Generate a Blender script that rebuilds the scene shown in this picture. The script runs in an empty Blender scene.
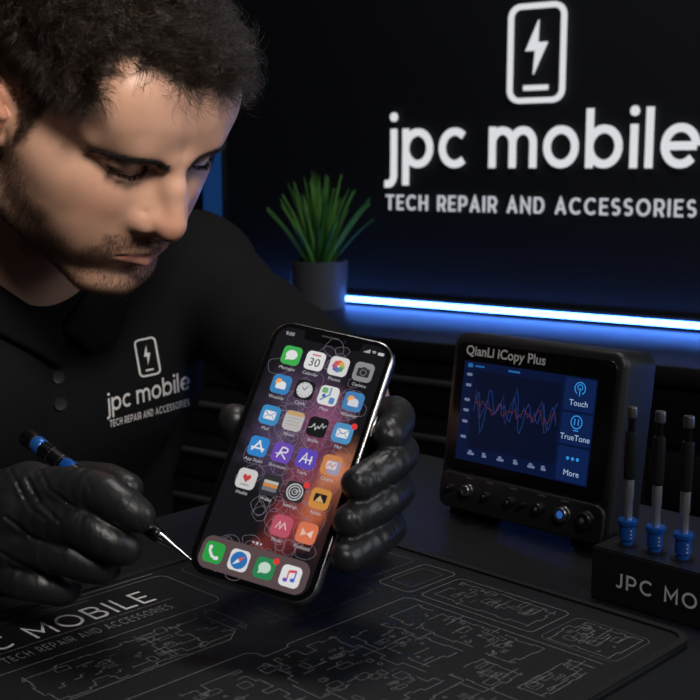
# head pose and model resolution
HYAW, HPITCH, HROLL = 0.0, 0.0, 0.0
HPOS = (-.190, .862, 1.036)


NECKBASE = (-.287, .99, .935)
LSHO = (.194, .0, -.046)
HGRID = .0016
NHAIR, NBEARD = 46000, 26000
HSIZE = 1.0
LEDPOW = 22.0
# name, place, aim, size, watts, colour
LIGHTS = [
    ('ceiling_lamp', (.20, .95, 2.3), (.06, .66, .75), .5, 6.5, (1, .97, .93)),
    ('side_fill', (1.3, .35, 1.35), (.1, .65, .80), .35, 4.0, (.85, .92, 1), .8),  # unseen fill, added so steel edges and shafts catch a highlight
]
# name, place, aim, cone, blend, radius, watts, colour
SPOTS = [
    ('blue_spot', (.42, 1.30, 1.22), (-.12, .86, 1.07), 17, .8, .08, 9, (.22, .42, 1)),
    ('bench_fill', (.25, -.35, 1.65), (.02, .60, .79), 52, .6, .12, 16, (1, .96, .92)),  # added fill from the camera side, lifts stand lettering, mat print and gloves
    ('face_lamp', (.30, -.10, 1.64), (-.17, .80, 1.0), 27, .7,   .16, 68, (1, .88, .77)),
]
import bpy, bmesh, math, random
import numpy as np
from mathutils import Vector, Matrix
from mathutils.bvhtree import BVHTree

random.seed(11)
rng = np.random.default_rng(11)
S = bpy.context.scene
COL = S.collection
PI = math.pi


# ---------------------------------------------------------------- helpers
def lin(r, g, b):
    f = lambda c: (c / 255) / 12.92 if c / 255 <= 0.04045 else ((c / 255 + 0.055) / 1.055) ** 2.4
    return (f(r), f(g), f(b), 1.0)


def mat(name, col, rough=0.5, metal=0.0, emit=None, estr=0.0, bump=0.0, bscale=200.0, spec=0.5, var=0.0, coat=0.0, stretch=None, trans=0.0):
    m = bpy.data.materials.new(name)
    m.use_nodes = True
    nt = m.node_tree
    p = nt.nodes['Principled BSDF']
    p.inputs['Base Color'].default_value = col
    p.inputs['Roughness'].default_value = rough
    p.inputs['Metallic'].default_value = metal
    p.inputs['Specular IOR Level'].default_value = spec
    p.inputs['Coat Weight'].default_value = coat
    p.inputs['Coat Roughness'].default_value = 0.08
    p.inputs['Transmission Weight'].default_value = trans
    if emit:
        p.inputs['Emission Color'].default_value = emit
        p.inputs['Emission Strength'].default_value = estr
    if bump or var:
        tc = nt.nodes.new('ShaderNodeTexCoord')
        mp = nt.nodes.new('ShaderNodeMapping')
        if stretch:
            mp.inputs['Scale'].default_value = stretch
        nt.links.new(tc.outputs['Object'], mp.inputs['Vector'])
        n = nt.nodes.new('ShaderNodeTexNoise')
        n.inputs['Scale'].default_value = bscale
        n.inputs['Detail'].default_value = 5
        nt.links.new(mp.outputs['Vector'], n.inputs['Vector'])
        if bump:
            b = nt.nodes.new('ShaderNodeBump')
            b.inputs['Strength'].default_value = bump
            b.inputs['Distance'].default_value = 0.001
            nt.links.new(n.outputs['Fac'], b.inputs['Height'])
            nt.links.new(b.outputs['Normal'], p.inputs['Normal'])
        if var:
            r = nt.nodes.new('ShaderNodeMapRange')
            r.inputs['To Min'].default_value = max(0.02, rough - var)
            r.inputs['To Max'].default_value = min(1, rough + var)
            nt.links.new(n.outputs['Fac'], r.inputs['Value'])
            nt.links.new(r.outputs['Result'], p.inputs['Roughness'])
    return m


def glow(name, col, strength):
    return mat(name, (0.008, 0.008, 0.008, 1), 0.5, emit=col, estr=strength, spec=.12)


def mesh_obj(name, V, F, m, parent=None, smooth=True, angle=0.6):
    me = bpy.data.meshes.new(name)
    me.from_pydata([tuple(v) for v in V], [], [tuple(f) for f in F])
    me.update()
    if smooth:
        me.polygons.foreach_set('use_smooth', [True] * len(me.polygons))
        if angle:
            me.set_sharp_from_angle(angle=angle)
    o = bpy.data.objects.new(name, me)
    COL.objects.link(o)
    if m is not None:
        me.materials.append(m)
    if parent is not None:
        o.parent = parent
    return o


def tag(o, label, cat=None, group=None, kind=None):
    if label:
        o['label'] = label
    if cat:
        o['category'] = cat
    if group:
        o['group'] = group
    if kind:
        o['kind'] = kind
    return o


def thing(name, M, label, cat, group=None):
    o = bpy.data.objects.new(name, None)
    o.empty_display_size = 0.02
    o.matrix_world = M
    COL.objects.link(o)
    return tag(o, label, cat, group)


def frame(o, x, y, z):
    return Matrix(((x[0], y[0], z[0], o[0]), (x[1], y[1], z[1], o[1]), (x[2], y[2], z[2], o[2]), (0, 0, 0, 1)))


class MB:
    def __init__(s):
        s.V = []
        s.F = []

    def add(s, V, F):
        n = len(s.V)
        s.V += [tuple(v) for v in V]
        s.F += [tuple(i + n for i in f) for f in F]
        return s

    def bm(s, b):
        b.verts.index_update()
        s.add([v.co[:] for v in b.verts], [[v.index for v in f.verts] for f in b.faces])
        b.free()
        return s

    def box(s, c, d, bev=0.0, seg=2):
        b = bmesh.new()
        bmesh.ops.create_cube(b, size=1)
        for v in b.verts:
            v.co = Vector((v.co.x * d[0] + c[0], v.co.y * d[1] + c[1], v.co.z * d[2] + c[2]))
        if bev:
            bmesh.ops.bevel(b, geom=list(b.edges), offset=bev, segments=seg, affect='EDGES', profile=0.5)
        return s.bm(b)

    def prism(s, poly, z0, z1, bev=0.0, seg=3, both=True):
        """2D outline in x,y extruded along z, rims rounded by bev"""
        n = len(poly)
        c = np.mean(poly, 0)
        rings = []
        P = np.array(poly, float)
        nxt = np.roll(P, -1, 0) - P
        prv = P - np.roll(P, 1, 0)
        t = nxt / (np.linalg.norm(nxt, axis=1, keepdims=True) + 1e-12) + prv / (np.linalg.norm(prv, axis=1, keepdims=True) + 1e-12)
        t /= np.linalg.norm(t, axis=1, keepdims=True) + 1e-12
        inn = np.stack([-t[:, 1], t[:, 0]], 1)          # inward for ccw outlines
        if bev:
            for k in range(seg + 1):
                a = k / seg * PI / 2
                rings.append((P + inn * bev * (1 - math.sin(a)), z0 + bev * (1 - math.cos(a))))
            for k in range(seg + 1):
                a = PI / 2 - k / seg * PI / 2
                rings.append((P + inn * bev * (1 - math.sin(a)), z1 - bev * (1 - math.cos(a))))
        else:
            rings = [(P, z0), (P, z1)]
        V = []
        F = []
        for r, z in rings:
            V += [(x, y, z) for x, y in r]
        for k in range(len(rings) - 1):
            for i in range(n):
                j = (i + 1) % n
                F.append((k * n + i, k * n + j, (k + 1) * n + j, (k + 1) * n + i))
        F.append(tuple(reversed(range(n))))
        F.append(tuple((len(rings) - 1) * n + i for i in range(n)))
        return s.add(V, F)

    def lathe(s, prof, o=(0, 0, 0), ax=(0, 0, 1), seg=32):
        """prof: list of (radius, height) along axis"""
        a = Vector(ax).normalized()
        u = a.orthogonal().normalized()
        w = a.cross(u)
        V = []
        F = []
        for r, h in prof:
            for k in range(seg):
                t = 2 * PI * k / seg
                V.append(tuple(Vector(o) + a * h + (u * math.cos(t) + w * math.sin(t)) * r))
        for q in range(len(prof) - 1):
            for k in range(seg):
                j = (k + 1) % seg
                F.append((q * seg + k, q * seg + j, (q + 1) * seg + j, (q + 1) * seg + k))
        F.append(tuple(reversed(range(seg))))
        F.append(tuple((len(prof) - 1) * seg + i for i in range(seg)))
        return s.add(V, F)

    def tube(s, pts, r, seg=10):
        pts = [Vector(p) for p in pts]
        n = len(pts)
        rr = r if hasattr(r, '__len__') else [r] * n
        V = []
        F = []
        u = None
        for i, p in enumerate(pts):
            d = (pts[min(i + 1, n - 1)] - pts[max(i - 1, 0)]).normalized()
            u = d.orthogonal().normalized() if u is None else (u - d * u.dot(d)).normalized()
            w = d.cross(u)
            for k in range(seg):
                t = 2 * PI * k / seg
                V.append(tuple(p + (u * math.cos(t) + w * math.sin(t)) * rr[i]))
        for q in range(n - 1):
            for k in range(seg):
                j = (k + 1) % seg
                F.append((q * seg + k, q * seg + j, (q + 1) * seg + j, (q + 1) * seg + k))
        F.append(tuple(reversed(range(seg))))
        F.append(tuple((n - 1) * seg + i for i in range(seg)))
        return s.add(V, F)

    def ribbon(s, pts, w, z=0.0, h=0.0, closed=False):
        """flat stroke of width w along 2D pts at height z (thickness h)"""
        P = np.array(pts, float)
        keep = np.ones(len(P), bool)
        keep[1:] = np.linalg.norm(np.diff(P, axis=0), axis=1) > 1e-7
        if closed and len(P) > 2 and np.linalg.norm(P[0] - P[-1]) < 1e-7:
            keep[-1] = False
        P = P[keep]
        n = len(P)
        if closed:
            d1 = P - np.roll(P, 1, 0)
            d2 = np.roll(P, -1, 0) - P
        else:
            d = np.diff(P, axis=0)
            d1 = np.vstack([d[:1], d])
            d2 = np.vstack([d, d[-1:]])
        d1 /= np.linalg.norm(d1, axis=1, keepdims=True) + 1e-12
        d2 /= np.linalg.norm(d2, axis=1, keepdims=True) + 1e-12
        t = d1 + d2
        t /= np.linalg.norm(t, axis=1, keepdims=True) + 1e-12
        nn = np.stack([-t[:, 1], t[:, 0]], 1)
        cs = np.clip((t * d1).sum(1), 0.45, 1)
        A = P + nn * (w / 2 / cs)[:, None]
        B = P - nn * (w / 2 / cs)[:, None]
        m = n if closed else n - 1
        V = [(x, y, z + h) for x, y in A] + [(x, y, z + h) for x, y in B]
        F = [(i, n + i, n + (i + 1) % n, (i + 1) % n) for i in range(m)]
        if h:
            V += [(x, y, z) for x, y in A] + [(x, y, z) for x, y in B]
            for i in range(m):
                j = (i + 1) % n
                F.append((i, j, 2 * n + j, 2 * n + i))
                F.append((n + j, n + i, 3 * n + i, 3 * n + j))
            if not closed:
                F.append((0, 2 * n, 3 * n, n))
                F.append((n - 1, 2 * n - 1, 4 * n - 1, 3 * n - 1))
        return s.add(V, F)

    def disc(s, c, r, z=0.0, h=0.0, seg=24, ry=None):
        ry = ry or r
        poly = [(c[0] + r * math.cos(2 * PI * k / seg), c[1] + ry * math.sin(2 * PI * k / seg)) for k in range(seg)]
        return s.poly(poly, z, h)

    def poly(s, poly, z=0.0, h=0.0):
        n = len(poly)
        if h:
            return s.prism(poly, z, z + h)
        return s.add([(x, y, z) for x, y in poly], [tuple(range(n))])

    def map(s, f):
        s.V = [tuple(f(*v)) for v in s.V]
        return s

    def build(s, name, m, parent=None, smooth=True, angle=0.6):
        return mesh_obj(name, s.V, s.F, m, parent, smooth, angle)


def rrect(w, h, r, c=(0, 0), n=8):
    out = []
    for sx, sy, a0 in ((1, 1, 0), (-1, 1, 90), (-1, -1, 180), (1, -1, 270)):
        for k in range(n + 1):
            a = math.radians(a0 + 90 * k / n)
            out.append((c[0] + sx * (w / 2 - r) + r * math.cos(a), c[1] + sy * (h / 2 - r) + r * math.sin(a)))
    return out


def arc(cx, cy, rx, ry, a0, a1, n=20):
    return [(cx + rx * math.cos(math.radians(a0 + (a1 - a0) * k / n)), cy + ry * math.sin(math.radians(a0 + (a1 - a0) * k / n))) for k in range(n + 1)]


# ---- a small geometric stroke alphabet: returns (advance, strokes, dots)
def glyph(ch, w):
    r = 0.5 - w / 2
    q = w / 2
    L = []
    D = []
    if ch == 'o':
        return 1.0, [arc(.5, .5, r, r, 0, 360, 36)], D
    if ch == 'p':
        return 1.0, [[(q, 1), (q, -.45)], arc(.5, .5, r, r, 0, 360, 36)], D
    if ch == 'b':
        return 1.0, [[(q, 1.38), (q, 0)], arc(.5, .5, r, r, 0, 360, 36)], D
    if ch == 'c':
        return .88, [arc(.5, .5, r, r, 48, 312, 28)], D
    if ch == 'e':
        return .98, [arc(.5, .5, r, r, 0, 318, 32), [(.5 - r, .5), (.5 + r, .5)]], D
    if ch == 'm':
        ra = .31
        cy = 1 - q - ra
        a1 = [(q, cy)] + arc(q + ra, cy, ra, ra, 180, 0, 16) + [(q + 2 * ra, 0)]
        a2 = [(q + 2 * ra, cy)] + arc(q + 3 * ra, cy, ra, ra, 180, 0, 16) + [(q + 4 * ra, 0)]
        return w + 4 * ra, [[(q, 1), (q, 0)], a1, a2], D
    if ch == 'i':
        return w, [[(q, 1), (q, 0)]], [(q, 1.3, w * .62)]
    if ch == 'l':
        return w, [[(q, 1.38), (q, 0)]], D
    if ch == 'j':
        x = q + .14
        return w + .14, [[(x, 1), (x, -.18)] + arc(x - .2, -.18, .2, .24, 0, -90, 8)[1:] + [(x - .3, -.42)]], [(x, 1.3, w * .62)]
    t = 1 - q
    if ch == 'T':
        return .72, [[(0, t), (.72, t)], [(.36, t), (.36, 0)]], D
    if ch == 'E':
        return .6, [[(.6, t), (q, t), (q, q), (.6, q)], [(q, .5), (.54, .5)]], D
    if ch == 'L':
        return .56, [[(q, 1), (q, q), (.56, q)]], D
    if ch == 'I':
        return w, [[(q, 1), (q, 0)]], D
    if ch == 'H':
        return .76, [[(q, 1), (q, 0)], [(.76 - q, 1), (.76 - q, 0)], [(q, .5), (.76 - q, .5)]], D
    if ch in 'RP':
        rb = (t - .4) / 2
        L = [[(q, 0), (q, t), (.38, t)] + arc(.38, t - rb, .26, rb, 90, -90, 12)[1:] + [(q, .4)]]
        if ch == 'R':
            L.append([(.38, .4), (.64, 0)])
        return .68, L, D
    if ch == 'B':
        rb = (t - .52) / 2
        rc_ = (.52 - q) / 2
        return .7, [[(q, .52), (q, t), (.38, t)] + arc(.38, t - rb, .22, rb, 90, -90, 12)[1:] + [(q, .52)],
                    [(q, .52), (.4, .52)] + arc(.4, .52 - rc_, .25, rc_, 90, -90, 12)[1:] + [(q, q), (q, .52)]], D
    if ch == 'A':
        return .82, [[(q * .8, 0), (.41, t), (.82 - q * .8, 0)], [(.18, .3), (.64, .3)]], D
    if ch == 'N':
        return .78, [[(q, 0), (q, t), (.78 - q, q), (.78 - q, 1)]], D
    if ch == 'M':
        return .9, [[(q, 0), (q, t), (.45, .32), (.9 - q, t), (.9 - q, 0)]], D
    if ch == 'D':
        return .8, [[(q, q), (q, t), (.36, t)] + arc(.36, .5, .8 - q - .36, .5 - q, 90, -90, 16)[1:] + [(q, q)]], D
    if ch == 'O':
        return .98, [arc(.49, .5, .49 - q, .5 - q, 0, 360, 36)], D
    if ch == 'C':
        return .86, [arc(.49, .5, .49 - q, .5 - q, 46, 314, 28)], D
    if ch == 'J':
        return .5, [[(.5 - q, 1), (.5 - q, .27)] + arc(.25, .27, .25 - q, .27 - q, 0, -150, 14)[1:]], D
    if ch == 'S':
        r1 = (1 - w) / 4
        cx = .31
        return .62, [arc(cx, t - r1, cx - q, r1, 35, 270, 16) + arc(cx, q + r1, cx - q, r1, 90, -145, 16)[1:]], D
    return .42, [], D


def strokes(text, w, track=0.16, space=0.42):
    x = 0
    out = []
    dots = []
    for ch in text:
        if ch == ' ':
            x += space
            continue
        a, L, D = glyph(ch, w)
        out += [[(px + x, py) for px, py in l] for l in L]
        dots += [(px + x, py, r) for px, py, r in D]
        x += a + track
    return out, dots, x - track


def word(mb, text, w, width, height, o=(0, 0), z=0, h=0, track=.16, space=.42, f=None, sub=0):
    """lay a word with its baseline start at o, scaled to width (x) and unit height (y)"""
    L, D, tot = strokes(text, w, track, space)
    sx = width / tot
    f = f or (lambda x, y: (o[0] + x, o[1] + y))
    for li, l in enumerate(L):
        dz = li * 3e-6
        if sub:
            l2 = []
            for p, q_ in zip(l[:-1], l[1:]):
                k = max(1, int(math.hypot(p[0] - q_[0], p[1] - q_[1]) / sub))
                l2 += [(p[0] + (q_[0] - p[0]) * i / k, p[1] + (q_[1] - p[1]) * i / k) for i in range(k)]
            l = l2 + [l[-1]]
        t = MB().ribbon(l, w, 0, 1.0 if h else 0)
        mb.add([(*f(x * sx, y * height), z + dz + zz * h) for x, y, zz in t.V], t.F)
    for x, y, r in D:
        t = MB().disc((x, y), r, 0, 1.0 if h else 0, 16)
        mb.add([(*f(a * sx, b * height), z + zz * h) for a, b, zz in t.V], t.F)


def text2d(body, size=1.0, align='LEFT', off=0.0):
    cu = bpy.data.curves.new('glyphs', 'FONT')
    cu.body = body
    cu.size = size
    cu.align_x = align
    cu.offset = off
    cu.resolution_u = 3
    o = bpy.data.objects.new('glyphs', cu)
    COL.objects.link(o)
    dg = bpy.context.evaluated_depsgraph_get()
    me = o.evaluated_get(dg).to_mesh()
    V = [v.co[:] for v in me.vertices]
    F = [tuple(p.vertices) for p in me.polygons]
    o.evaluated_get(dg).to_mesh_clear()
    bpy.data.objects.remove(o)
    bpy.data.curves.remove(cu)
    return V, F


def put_text(mb, body, size, o, z, align='LEFT', off=0.0):
    V, F = text2d(body, size, align, off)
    mb.add([(x + o[0], y + o[1], z) for x, y, _ in V], F)


# ---------------------------------------------------------------- camera
FPX, HOR = 1150.0, 165.0
TH = math.atan((350 - HOR) / FPX)
EYE = np.array([0, 0, 1.0])
cam = bpy.data.cameras.new('camera')
cam.sensor_width = 36
cam.lens = 36 * FPX / 700
cam.clip_start = 0.02
camo = bpy.data.objects.new('camera', cam)
camo.location = EYE
camo.rotation_euler = (PI / 2 - TH, 0, 0)
COL.objects.link(camo)
S.camera = camo
cam.dof.use_dof = True
cam.dof.focus_distance = 0.70
cam.dof.aperture_fstop = 17.0

CR = np.array([1, 0, 0.])
CF = np.array([0, math.cos(TH), -math.sin(TH)])
CU = np.array([0, math.sin(TH), math.cos(TH)])


def at(px, py, Y):
    """the point of the place seen at a pixel of the photograph, Y metres ahead of the lens"""
    d = CF + (px - 350) / FPX * CR + (350 - py) / FPX * CU
    return EYE + d * (Y / d[1])


def proj(p):
    q = np.asarray(p) - EYE
    z = q @ CF
    return 350 + FPX * (q @ CR) / z, 350 - FPX * (q @ CU) / z


DESK = 0.75
Z3 = np.array([0, 0, 1.0])
B3 = np.array([.7, .714, 0])
B3 /= np.linalg.norm(B3)             # along the writing on the mat
A3 = np.array([-B3[1], B3[0], 0])    # towards the technician


def proj_np(P):
    q = np.asarray(P) - EYE
    z = q @ CF
    return 350 + FPX * (q @ CR) / z, 350 - FPX * (q @ CU) / z


# ---------------------------------------------------------------- distance-field modelling
def surface_nets(f, xs, ys, zs, B=12, slack=1.7):
    nx, ny, nz = len(xs), len(ys), len(zs)
    G = [np.asarray(a, np.float32) for a in (xs, ys, zs)]

    def starts(n):
        return np.arange(0, n - 1, B)
    bi, bj, bk = np.meshgrid(starts(nx), starts(ny), starts(nz), indexing='ij')
    blk = np.stack([bi.ravel(), bj.ravel(), bk.ravel()], 1)
    lo = np.stack([G[a][blk[:, a]] for a in range(3)], 1)
    hi = np.stack([G[a][np.minimum(blk[:, a] + B, len(G[a]) - 1)] for a in range(3)], 1)
    c = (lo + hi) / 2
    hd = np.linalg.norm(hi - lo, axis=1) / 2
    keep = np.abs(f(c)) < hd * slack
    blk = blk[keep]
    VK, VP, E = [], [], []
    off = np.arange(B + 1)
    corners = [(a, b, d) for a in (0, 1) for b in (0, 1) for d in (0, 1)]
    edges = [(p, q) for p in range(8) for q in range(p + 1, 8) if sum(abs(corners[p][t] - corners[q][t]) for t in range(3)) == 1]
    CH = 200
    for s in range(0, len(blk), CH):
        bb = blk[s:s + CH]
        I = [np.minimum(bb[:, a, None] + off, len(G[a]) - 1) for a in range(3)]
        X = [G[a][I[a]] for a in range(3)]
        n = len(bb)
        P = np.empty((n, B + 1, B + 1, B + 1, 3), np.float32)
        P[..., 0] = X[0][:, :, None, None]
        P[..., 1] = X[1][:, None, :, None]
        P[..., 2] = X[2][:, None, None, :]
        D = f(P.reshape(-1, 3)).reshape(n, B + 1, B + 1, B + 1)
        sg = D < 0
        cnt = np.zeros((n, B, B, B), np.int8)
        for a, b, d in corners:
            cnt += sg[:, a:a + B, b:b + B, d:d + B]
        act = (cnt > 0) & (cnt < 8)
        # cells clamped beyond the grid are degenerate: drop them
        for a, sh in ((0, (n, B, 1, 1)), (1, (n, 1, B, 1)), (2, (n, 1, 1, B))):
            ok = (bb[:, a, None] + np.arange(B)) < len(G[a]) - 1
            act &= ok.reshape(sh)
        w = np.argwhere(act)
        if len(w) == 0:
            continue
        acc = np.zeros((len(w), 3), np.float32)
        num = np.zeros(len(w), np.float32)
        cd = [D[w[:, 0], w[:, 1] + a, w[:, 2] + b, w[:, 3] + d] for a, b, d in corners]
        cp = [P[w[:, 0], w[:, 1] + a, w[:, 2] + b, w[:, 3] + d] for a, b, d in corners]
        for p, q in edges:
            x = (cd[p] < 0) != (cd[q] < 0)
            t = np.where(x, cd[p] / np.where(x, cd[p] - cd[q], 1), 0)
            acc += np.where(x[:, None], cp[p] + (cp[q] - cp[p]) * t[:, None], 0)
            num += x
        VP.append(acc / num[:, None])
        g = bb[w[:, 0]] + w[:, 1:]
        VK.append((g[:, 0].astype(np.int64) * ny + g[:, 1]) * nz + g[:, 2])
        for ax in range(3):
            a0 = sg[:, :B, :B, :B]
            sl = [slice(0, B)] * 3
            sl[ax] = slice(1, B + 1)
            a1 = sg[:, sl[0], sl[1], sl[2]]
            e = np.argwhere(a0 != a1)
            if len(e):
                gg = bb[e[:, 0]] + e[:, 1:]
                E.append(np.column_stack([np.full(len(e), ax), gg, a0[e[:, 0], e[:, 1], e[:, 2], e[:, 3]]]))
    VK = np.concatenate(VK)
    VP = np.concatenate(VP)
    o = np.argsort(VK)
    VK, VP = VK[o], VP[o]
    E = np.concatenate(E)
    F = []
    for ax in range(3):
        e = E[E[:, 0] == ax]
        u, v = [(1, 2), (2, 0), (0, 1)][ax]
        q = []
        okk = np.ones(len(e), bool)
        for du, dv in ((0, 0), (-1, 0), (-1, -1), (0, -1)):
            g = e[:, 1:4].copy()
            g[:, u] += du
            g[:, v] += dv
            okk &= (g >= 0).all(1)
            k = (g[:, 0] * ny + g[:, 1]) * nz + g[:, 2]
            i = np.clip(np.searchsorted(VK, k), 0, len(VK) - 1)
            okk &= VK[i] == k
            q.append(i)
        q = np.stack(q, 1)
        ins = e[:, 4] == 1
        q = np.where(ins[:, None], q, q[:, ::-1])
        F.append(q[okk])
    return VP, np.concatenate(F)


def net_obj(name, f, xs, ys, zs, m, parent=None, origin=(0, 0, 0), slack=1.7, relax=1):
    V, F = surface_nets(f, xs, ys, zs, slack=slack)
    me = bpy.data.meshes.new(name)
    Vl = V - np.asarray(origin, np.float32)
    me.vertices.add(len(V))
    me.vertices.foreach_set('co', Vl.astype(np.float32).ravel())
    me.loops.add(len(F) * 4)
    me.loops.foreach_set('vertex_index', F.astype(np.int32).ravel())
    me.polygons.add(len(F))
    me.polygons.foreach_set('loop_start', np.arange(0, len(F) * 4, 4, dtype=np.int32))
    me.polygons.foreach_set('use_smooth', np.ones(len(F), bool))
    me.update(calc_edges=True)
    me.validate()
    o = bpy.data.objects.new(name, me)
    COL.objects.link(o)
    me.materials.append(m)
    if parent is not None:
        o.parent = parent
    o.location = (0, 0, 0) if parent is not None else tuple(origin)
    return o, V, F


def rng_axis(lo, hi, h):
    return np.linspace(lo, hi, max(2, int(round((hi - lo) / h)) + 1))


def fine_axis(lo, a, b, hi, h, H):
    """coarse outside [a,b], fine inside"""
    return np.concatenate([rng_axis(lo, a, H)[:-1], rng_axis(a, b, h), rng_axis(b, hi, H)[1:]])


def V3(*a):
    return np.array(a, np.float32)


def smin(a, b, k):
    h = np.clip(.5 + .5 * (b - a) / k, 0, 1)
    return b + (a - b) * h - k * h * (1 - h)


def ssub(a, b, k):      # a minus b
    return -smin(-a, b, k)


def ell(P, c, r, R=None):
    q = P - np.asarray(c, np.float32)
    if R is not None:
        q = q @ np.asarray(R, np.float32)
    r = np.asarray(r, np.float32)
    k0 = np.sqrt(((q / r) ** 2).sum(1)) + 1e-9
    k1 = np.sqrt(((q / (r * r)) ** 2).sum(1)) + 1e-9
    return k0 * (k0 - 1) / k1


def sph(P, c, r):
    q = P - np.asarray(c, np.float32)
    return np.sqrt((q * q).sum(1)) - r


def rc(P, a, b, ra, rb):
    """capsule whose radius runs from ra to rb"""
    a = np.asarray(a, np.float32)
    b = np.asarray(b, np.float32)
    ba = b - a
    q = P - a
    h = np.clip((q @ ba) / (ba @ ba), 0, 1)
    d = q - h[:, None] * ba
    return np.sqrt((d * d).sum(1)) - (ra + (rb - ra) * h)


def chain(P, pts, rs, k):
    d = None
    for i in range(len(pts) - 1):
        e = rc(P, pts[i], pts[i + 1], rs[i], rs[i + 1])
        d = e if d is None else smin(d, e, k)
    return d


def wob(P, s, seed):
    """cheap smooth noise from sines, -1..1"""
    r = np.random.default_rng(seed)
    out = np.zeros(len(P), np.float32)
    for i in range(5):
        w = r.normal(size=3).astype(np.float32)
        w *= s * (0.6 + 0.35 * i) / np.linalg.norm(w)
        out += np.sin(P @ w + r.uniform(0, 6.28)) / 5 * 1.6
    return out


# ---------------------------------------------------------------- the technician
HR = np.array([[-0.6742, 0.6165, 0.4066], [-0.7304, -0.4755, -0.4902], [-0.1089, -0.6275, 0.7710]], np.float32)
HR = HR @ np.array(Matrix.Rotation(HYAW, 3, 'Z') @ Matrix.Rotation(HPITCH, 3, 'X') @ Matrix.Rotation(HROLL, 3, 'Y'), np.float32)
HT = np.array(HPOS, np.float32)
HSC = 1000.0 / HSIZE


def to_head(P):
    return ((P - HT) @ HR) * HSC          # head millimetres: x subject's right, y face forward, z crown


def from_head(Q):
    return (np.asarray(Q, np.float32) / HSC) @ HR.T + HT


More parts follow.
